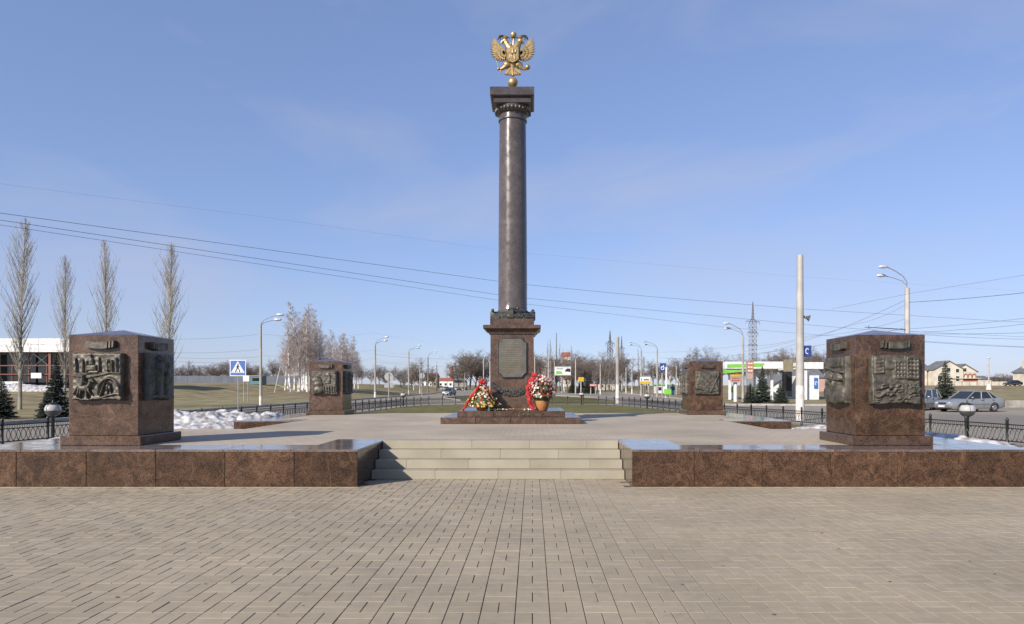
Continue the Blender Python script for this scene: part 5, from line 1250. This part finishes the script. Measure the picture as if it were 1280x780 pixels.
# pavilion on the left
DP = 92; zp = gz(-66, DP)
t = thing('pavilion', 'flat-roofed pavilion with a deep white fascia and red steel frame', 'building', (XX(45,DP), DP, zp))
z1, z2 = ZZ(440,DP)-zp, ZZ(423,DP)-zp; xa, xb = XX(-120,DP)-XX(45,DP), XX(132,DP)-XX(45,DP)
n = 9
for k in range(n): obj('fascia_panel', MB().box(xa+(xb-xa)*k/n+.015, xa+(xb-xa)*(k+1)/n-.015, 0, 10, z1, z2, .02), M['white'], t)
obj('back_wall', MB().box(xa, xb, 7.6, 7.8, -.6, z1-.01), M['darkvoid'], t)
for x in (-95,-22,60,118): 
    X = XX(x,DP)-XX(45,DP); obj('column', MB().box(X-.16,X+.16,.3,.62,-.6,z1-.004), M['redpaint'], t)
    obj('brace', MB().tube([(X-2.4,.5,z1-.1),(X,.5,z1-2.0)], .025, 4).tube([(X-2.4,.5,z1-2.0),(X,.5,z1-.1)], .025, 4), M['pole_grey'], t)
for z in (z1-1.85, z1-3.0): obj('beam', MB().box(xa, xb, .36, .56, z, z+.12), M['redpaint'], t)
for x0, x1 in ((-60,-15),(-8,8),(13,30),(33,56),(64,100)):
    a, b_ = XX(x0,DP)-XX(45,DP), XX(x1,DP)-XX(45,DP)
    obj('glazing', MB().box(a,b_,2.2,2.26,-.3,z1-.05), M['glass'], t)
    obj('mullion', MB().box((a+b_)/2-.05,(a+b_)/2+.05,2.12,2.19,-.3,z1-.05), M['redpaint'], t)
obj('low_wall', MB().box(xa, XX(43,DP)-XX(45,DP), -2.2, -2.0, -.8, .85), M['white'], t)
obj('white_sign', MB().box(XX(38,DP)-XX(45,DP), XX(51,DP)-XX(45,DP), .1, .2, 1.3, 2.0), M['white'], t)
t = thing('blue_fence', 'long blue-grey sheet fence at the far side of the dry field', 'fence', (XX(285,165), 165, gz(XX(285,165),165)-.1))
for k in range(26): 
    X = -15 + k*1.35; zz = gz(XX(285,165)+X, 165) - gz(XX(285,165),165)
    obj('sheet_panel', MB().box(X+.02, X+1.33, 0, .06+.02*(k%2), zz-.2, zz+1.75+.03*(k%3)), M['bluegrey'], t)
def kiosk(label, x, d, w, h, m, roof='roofgrey'):
    X = XX(x,d); t = thing('kiosk', label, 'kiosk', (X,d,gz(X,d)-.05)); obj('wall', MB().box(-w/2,w/2,0,2.2,0,h,.03), M[m], t); obj('roof', MB().box(-w/2-.15,w/2+.15,-.15,2.35,h+.003,h+.15), M[roof], t)
    obj('window', MB().box(-w*.3,w*.3,-.04,-.003,h*.45,h*.8), M['glass'], t); return t
kiosk('small teal kiosk with a flat roof behind the crossing sign', 320, 128, 2.2, 1.5, 'teal', 'steel')
kiosk('teal kiosk beyond the white pylon and warning sign', 840.5, 140, 1.6, 2.1, 'teal', 'white')

# filling station
DS = 88
t = thing('filling_station', 'filling station with a white canopy edged in green and a white shop', 'building', (XX(943,DS), DS, gz(XX(943,DS),DS)))
xs0 = XX(943,DS); zA, zB, zC = ZZ(452,DS), ZZ(461,DS), ZZ(466.5,DS)
xa, xb, xm = XX(907,DS)-xs0, XX(979,DS)-xs0, XX(1030,DS)-xs0
obj('canopy', MB().box(xa, xb, 0, 12, zB, zA, .03), M['white'], t)
g_ = obj('green_stripe', MB().prism([(xa+.2,zB+.12),(xb-2.6,zB+.28),(xb-2.4,zB+.72),(xa+.2,zB+.58)], -.03, -.003), M['green'], t)
obj('lower_fascia', MB().prism([(xa,zC),(xa+3.2,zC+.28),(xa+3.2,zB-.02),(xa,zB-.02)], .2, 6), M['green'], t)
for x in (918,945,972):
    for y in (2, 9): X = XX(x,DS)-xs0; obj('canopy_column', MB().box(X-.14,X+.14,y,y+.28,-.1,zB-.004), M['white'], t)
obj('shop_wall', MB().box(XX(1014,DS)-xs0, xm, 1.5, 8, -.1, ZZ(469,DS), .02), M['white'], t)
obj('shop_fascia', MB().box(XX(1004,DS)-xs0, xm+.2, .6, 9, ZZ(461,DS), ZZ(452.5,DS), .02), M['white'], t)
obj('shop_pillar', MB().box(XX(1006,DS)-xs0, XX(1012.5,DS)-xs0, .9, 1.5, -.1, ZZ(461,DS)-.004), M['white'], t)
obj('shop_window', MB().box(XX(992,DS)-xs0, XX(1005,DS)-xs0, 4, 4.1, .3, ZZ(463,DS)), M['glass'], t)
f = obj('poster', MB().box(XX(1023.5,DS)-xs0, XX(1028.5,DS)-xs0, 1.45, 1.497, ZZ(486,DS), ZZ(472,DS)), M['blue'], t); obj('poster_mark', MB().tube([((XX(1026,DS)-xs0)+.13*math.cos(a),1.44,ZZ(479,DS)+.22*math.sin(a)) for a in [2*PI*i/12 for i in range(10)]], .05, 5), M['white'], f)
for x in (925, 950, 962):
    X = XX(x,DS)-xs0; p = obj('fuel_pump', MB().box(X-.4,X+.4,3,3.6,0,1.75,.05), M['white'], t); obj('pump_panel', MB().box(X-.3,X+.3,2.96,2.997,.9,1.6), M['green'], p)
def pr(t, p, a, b_, z0, z1, y):
    w, h = b_-a, z1-z0
    for k in range(3): q = obj('price_panel', MB().box(a+.05,b_-.05,y-.04,y-.002,z1-h*(.13+k*.15),z1-h*(.02+k*.15)), M['orange'], p); obj('price_digits', MB().box(a+w*.2,a+w*.5,y-.05,y-.041,z1-h*(.10+k*.15),z1-h*(.05+k*.15)).box(a+w*.58,a+w*.82,y-.05,y-.041,z1-h*(.10+k*.15),z1-h*(.05+k*.15)), M['white'], q)
    obj('emblem_panel', MB().box(a+w*.15,b_-w*.15,y-.04,y-.002,z0+h*.30,z0+h*.52), M['pink'], p)
board('price_board', 'upright price board with orange rows before the filling station', 937, 80, 932.5, 941.5, 452, 483, 'steel', (.3,.7), .3, pr)
def pk(t, p, a, b_, z0, z1, y):
    w, h = b_-a, z1-z0; obj('yellow_heading', MB().box(a,b_,y-.03,y-.002,z1-h*.25,z1), M['yellow'], p)
    mb = MB()
    for r_ in range(2):
        for k in range(6): mb.box(a+w*(.1+.14*k), a+w*(.18+.14*k), y-.02, y-.002, z0+h*(.18+r_*.28), z0+h*(.32+r_*.28))
    obj('lettering', mb, M['taillight'], p)
board('pink_board', 'pale pink lettered board on a white post beside the filling station lamp', 920, 78, 913, 926.5, 468, 478, 'pink', (.55,), .3, pk, 'white', .2)
house('gable_hut', 'small white-gabled hut seen under the filling station canopy', XX(984,105), 105, 5.0, 6, gz(XX(984,105),105), 1.6, 1.6, 'white', 'roofgrey', True, [(-.6,.5,.9,1.7)])
house('gable_hut', 'little house with a pinkish wall behind the filling station shop', XX(1010,125), 125, 6.0, 6, gz(XX(1010,125),125), 2.4, 1.8, 'pink', 'roofgrey', False, [(-.6,.5,.9,1.7)])

# far centre buildings
zf = 1.5
def wins(w, z0, rows, cols, hz=1.2): return [(-w/2 + w*(c+.3)/cols, -w/2 + w*(c+.7)/cols, z0+r_*2.8, z0+r_*2.8+hz) for r_ in range(rows) for c in range(cols)]
house('shop_building', 'low white shop building with a red roof at the end of the road', XX(557,380), 380, 8.0, 8, 1.2, 3.4, 1.8, 'white', 'redbrick', False, wins(8,1.0,1,3), cat='building')
house('shop_building', 'tall narrow tan block beside the kerbside street lamps', XX(543.5,340), 340, 2.6, 6, 1.0, 6.0, .3, 'olive', 'redbrick', False, wins(2.4,1.2,2,1), cat='building')
house('shop_building', 'pale shop with red roof and bright signs behind the round sign back', XX(536,360), 360, 9.0, 8, 1.1, 5.4, 2.2, 'white', 'redbrick', False, wins(8,1.0,1,4), 0, lambda t, r_: (obj('sign_panel', MB().box(.2,4.4,-.3,-.02,3.6,5.6), M['orange'], t), obj('sign_panel', MB().box(-4,-.4,-.3,-.02,4.2,6.0), M['white'], t)), 'building')
house('shop_building', 'dark low shed beyond the cars at the end of the road', XX(573,400), 400, 9, 6, 1.4, 2.6, 1.2, 'concrete', 'darkvoid', False, cat='building')
t = thing('brick_chimney', 'red brick chimney with a pale band at the end of the road', 'chimney', (XX(564.5,385), 385, 1.2)); obj('shaft', MB().tube([(0,0,0),(0,0,ZZ(459,385)-1.2)], [1.2,.95], 10), M['redbrick'], t); obj('band', MB().tube([(0,0,ZZ(459,385)-1.2),(0,0,ZZ(456.5,385)-1.2)], 1.0, 10), M['pole_pale'], t)
house('apartment_block', 'distant cream apartment block with red top above the billboard', XX(707.5,520), 520, 7, 8, 1.5, ZZ(446,520)-1.5, ZZ(440,520)-ZZ(446,520), 'cream', 'redbrick', False, wins(7,2,7,3), cat='building')
house('apartment_block', 'distant white block beside the slim pole behind the round bouquet', XX(680,480), 480, 3.6, 8, 1.5, ZZ(450,480)-1.5, .4, 'white', 'roofgrey', False, wins(3.4,2,5,2), cat='building')
house('canopy_hut', 'small hut with a green-edged roof beyond the blue flame sign', XX(828,170), 170, 3.4, 3, 0, 1.9, .35, 'white', 'green', False, [(-1,-.2,.7,1.5)], cat='kiosk')
house('low_house', 'pale low house half hidden by the copse near the small yellow notice', XX(757,300), 300, 8, 7, .4, 2.4, 1.5, 'cream', 'roofgrey', False, [(-2,-1,.8,1.8),(1,2,.8,1.8)])

# ------------------------------------------------------------------ cars
def car(label, X, d, rz, paint, L_=4.33, W_=1.62, hgt=1.40, kind='sedan', group='cars', z0=None):
    t = thing('parked_car', label, 'car', (X, d, gz(X,d)-.028 if z0 is None else z0), rz, group); hl = L_/2; hw = W_/2
    # body stations along x: (x, z_bottom, z_shoulder, half width at shoulder)   front is -x
    st = [(-hl,.36,.56,hw*.78),(-hl+.04,.28,.66,hw*.86),(-hl+.20,.22,.735,hw*.93),(-hl+.55,.20,.79,hw*.97),(-hl+1.15,.19,.865,hw),(-hl+1.9,.19,.89,hw),(0.3,.19,.90,hw),(hl-1.2,.19,.92,hw),(hl-.55,.21,.94 if kind=='sedan' else .96,hw*.97),(hl-.18,.25,.93,hw*.94),(hl-.03,.32,.84,hw*.88),(hl,.38,.66,hw*.84)]
    ring = lambda x,zb,zs,w: [(x,-w*.90,zb),(x,-w*.985,zb+.10),(x,-w,zb+(zs-zb)*.55),(x,-w*.965,zs-.03),(x,-w*.86,zs),(x,0,zs+.02),(x,w*.86,zs),(x,w*.965,zs-.03),(x,w,zb+(zs-zb)*.55),(x,w*.985,zb+.10),(x,w*.90,zb)]
    mb = MB(); vs = []; fs = []; m = 11
    for s_ in st: vs += ring(*s_)
    for i in range(len(st)-1):
        for k in range(m): fs.append((i*m+k, (i+1)*m+k, (i+1)*m+(k+1)%m, i*m+(k+1)%m))
    fs.append(tuple(range(m))); fs.append(tuple((len(st)-1)*m+k for k in range(m-1,-1,-1)))
    mb.add(vs, fs); body = obj('body', mb, M[paint], t, True)
    # greenhouse: base outline and roof outline
    if kind == 'sedan': b0,b1,r0,r1 = -hl+1.22, hl-.50, -hl+1.98, hl-1.18
    else: b0,b1,r0,r1 = -hl+1.15, hl-.10, -hl+1.85, hl-.45
    zr = hgt; wb, wr = hw*.90, hw*.72; zb = .885
    roof = MB(); roof.add([(r0,-wr,zr-.045),(r1,-wr,zr-.06),(r1,wr,zr-.06),(r0,wr,zr-.045),(r0+.15,-wr*.8,zr),(r1-.15,-wr*.8,zr-.01),(r1-.15,wr*.8,zr-.01),(r0+.15,wr*.8,zr)], [(0,1,5,4),(1,2,6,5),(2,3,7,6),(3,0,4,7),(4,5,6,7),(3,2,1,0)])
    obj('roof', roof, M[paint], t, True)
    gl = MB(); ins = .012
    gl.add([(b0,-wb,zb-.02),(b1,-wb,zb-.02),(b1,wb,zb-.02),(b0,wb,zb-.02),(r0,-wr+ins,zr-.05),(r1,-wr+ins,zr-.062),(r1,wr-ins,zr-.062),(r0,wr-ins,zr-.05)], [(0,1,5,4),(1,2,6,5),(2,3,7,6),(3,0,4,7),(4,5,6,7)])
    obj('glass', gl, M['glass'], t)
    for s_ in (-1,1):
        pil = MB()
        for (xb,xr,r_) in ((b0,r0,.035),(b1,r1,.05),(b0+(b1-b0)*.45,(r0+r1)/2-.03,.035),(b0+(b1-b0)*.80,r1-.13,.045)):
            pil.tube([(xb,s_*wb*1.0,zb-.02),(xr,s_*wr,zr-.05)], r_, 5)
        pil.tube([(r0,s_*wr,zr-.05),(r1,s_*wr,zr-.065)], .03, 5)
        obj('side_pillars', pil, M[paint], t, True)
    for s_ in (-1,1):
        for wx in (-hl+.82, hl-.94):
            w = bpy.data.objects.new('wheel', None); C.objects.link(w); w.parent = t; w.location = (wx, s_*(hw-.10), .29)
            obj('tyre', MB().tube([(0,-.10,0),(0,-.08,0),(0,.08,0),(0,.10,0)], [.25,.29,.29,.25], 20), M['tyre'], w, True)
            rm = MB().tube([(0,s_*.085,0),(0,s_*.108,0)], [.19,.17], 16); obj('rim', rm, M['rim'], w, True)
            obj('arch', MB().tube([(0,s_*.04,0),(0,s_*.107,0)], [.345,.345], 20), M['tyre'], w, True) if False else None
        for wx in (-hl+.82, hl-.94):
            obj('wheel_arch', MB().tube([(wx+.33*math.cos(a), s_*(hw-.005), .29+.33*math.sin(a)) for a in [-.25+(PI+.5)*i/10 for i in range(11)]], .028, 5), M['tyre'], t)
        obj('headlight', MB().ball((-hl+.09, s_*hw*.62, .60), .09, .20, .075, 10, 6), M['headlight'], t, True)
        obj('tail_light', MB().ball((hl-.06, s_*hw*.68, .76), .07, .17, .09, 10, 6), M['taillight'], t, True)
        obj('mirror', MB().ball((b0+.32, s_*(hw+.05), .96), .06, .10, .06, 8, 6), M[paint], t, True)
        dz = MB().box(b0+.35,b0+.36,min(s_*(hw+.002),s_*hw*.97),max(s_*(hw+.002),s_*hw*.97),.3,.86).box(b0+1.30,b0+1.31,min(s_*(hw+.002),s_*hw*.97),max(s_*(hw+.002),s_*hw*.97),.3,.86)
        obj('door_seam', dz, M['black'], t); obj('door_handle', MB().box(b0+1.08,b0+1.24,s_*hw-.015,s_*hw+.015,.77,.80).box(b0+2.0,b0+2.16,s_*hw-.015,s_*hw+.015,.78,.81), M['black'], t)
        obj('side_trim', MB().box(-hl+1.2,hl-1.35,s_*(hw+.004)-.012,s_*(hw+.004)+.012,.50,.56), M['grey_car'], t)
    obj('grille', MB().box(-hl-.006,-hl+.02,-hw*.38,hw*.38,.52,.63), M['black'], t)
    obj('bumper', MB().box(-hl-.06,-hl+.12,-hw*.84,hw*.84,.28,.46,.04), M['grey_car'] if paint != 'dark_car' else M['black'], t, True); obj('bumper', MB().box(hl-.12,hl+.05,-hw*.86,hw*.86,.32,.52,.04), M['grey_car'] if paint != 'dark_car' else M['black'], t, True)
    obj('number_plate', MB().box(-hl-.072,-hl-.062,-.26,.26,.33,.44), M['white'], t)
    return t
car('silver three-box sedan parked side-on behind the globe lamp', XX(1221,45.6), 46.4, R(14), 'silver_car')
car('pale grey hatchback half hidden between the red pedestal and the single spruce', XX(1154,49), 49.6, R(38), 'silver_car', 4.0, 1.68, 1.52, 'hatch')
car('small dark car standing in the far field beyond the sedan', XX(1266,170), 170, R(8), 'dark_car')
car('grey car driving along the far road beyond the cone-shaped bouquet', XX(561.5,128), 128, R(80), 'grey_car')
car('white car parked before the shops at the end of the road', XX(571.5,290), 290, R(70), 'white_car')
car('dark car parked beside the white car at the end of the road', XX(580.5,292), 292, R(75), 'dark_car')
car('white van-like hatchback parked by the red-roofed white shop', XX(556,300), 300, R(20), 'white_car', 4.0, 1.7, 1.6, 'hatch')
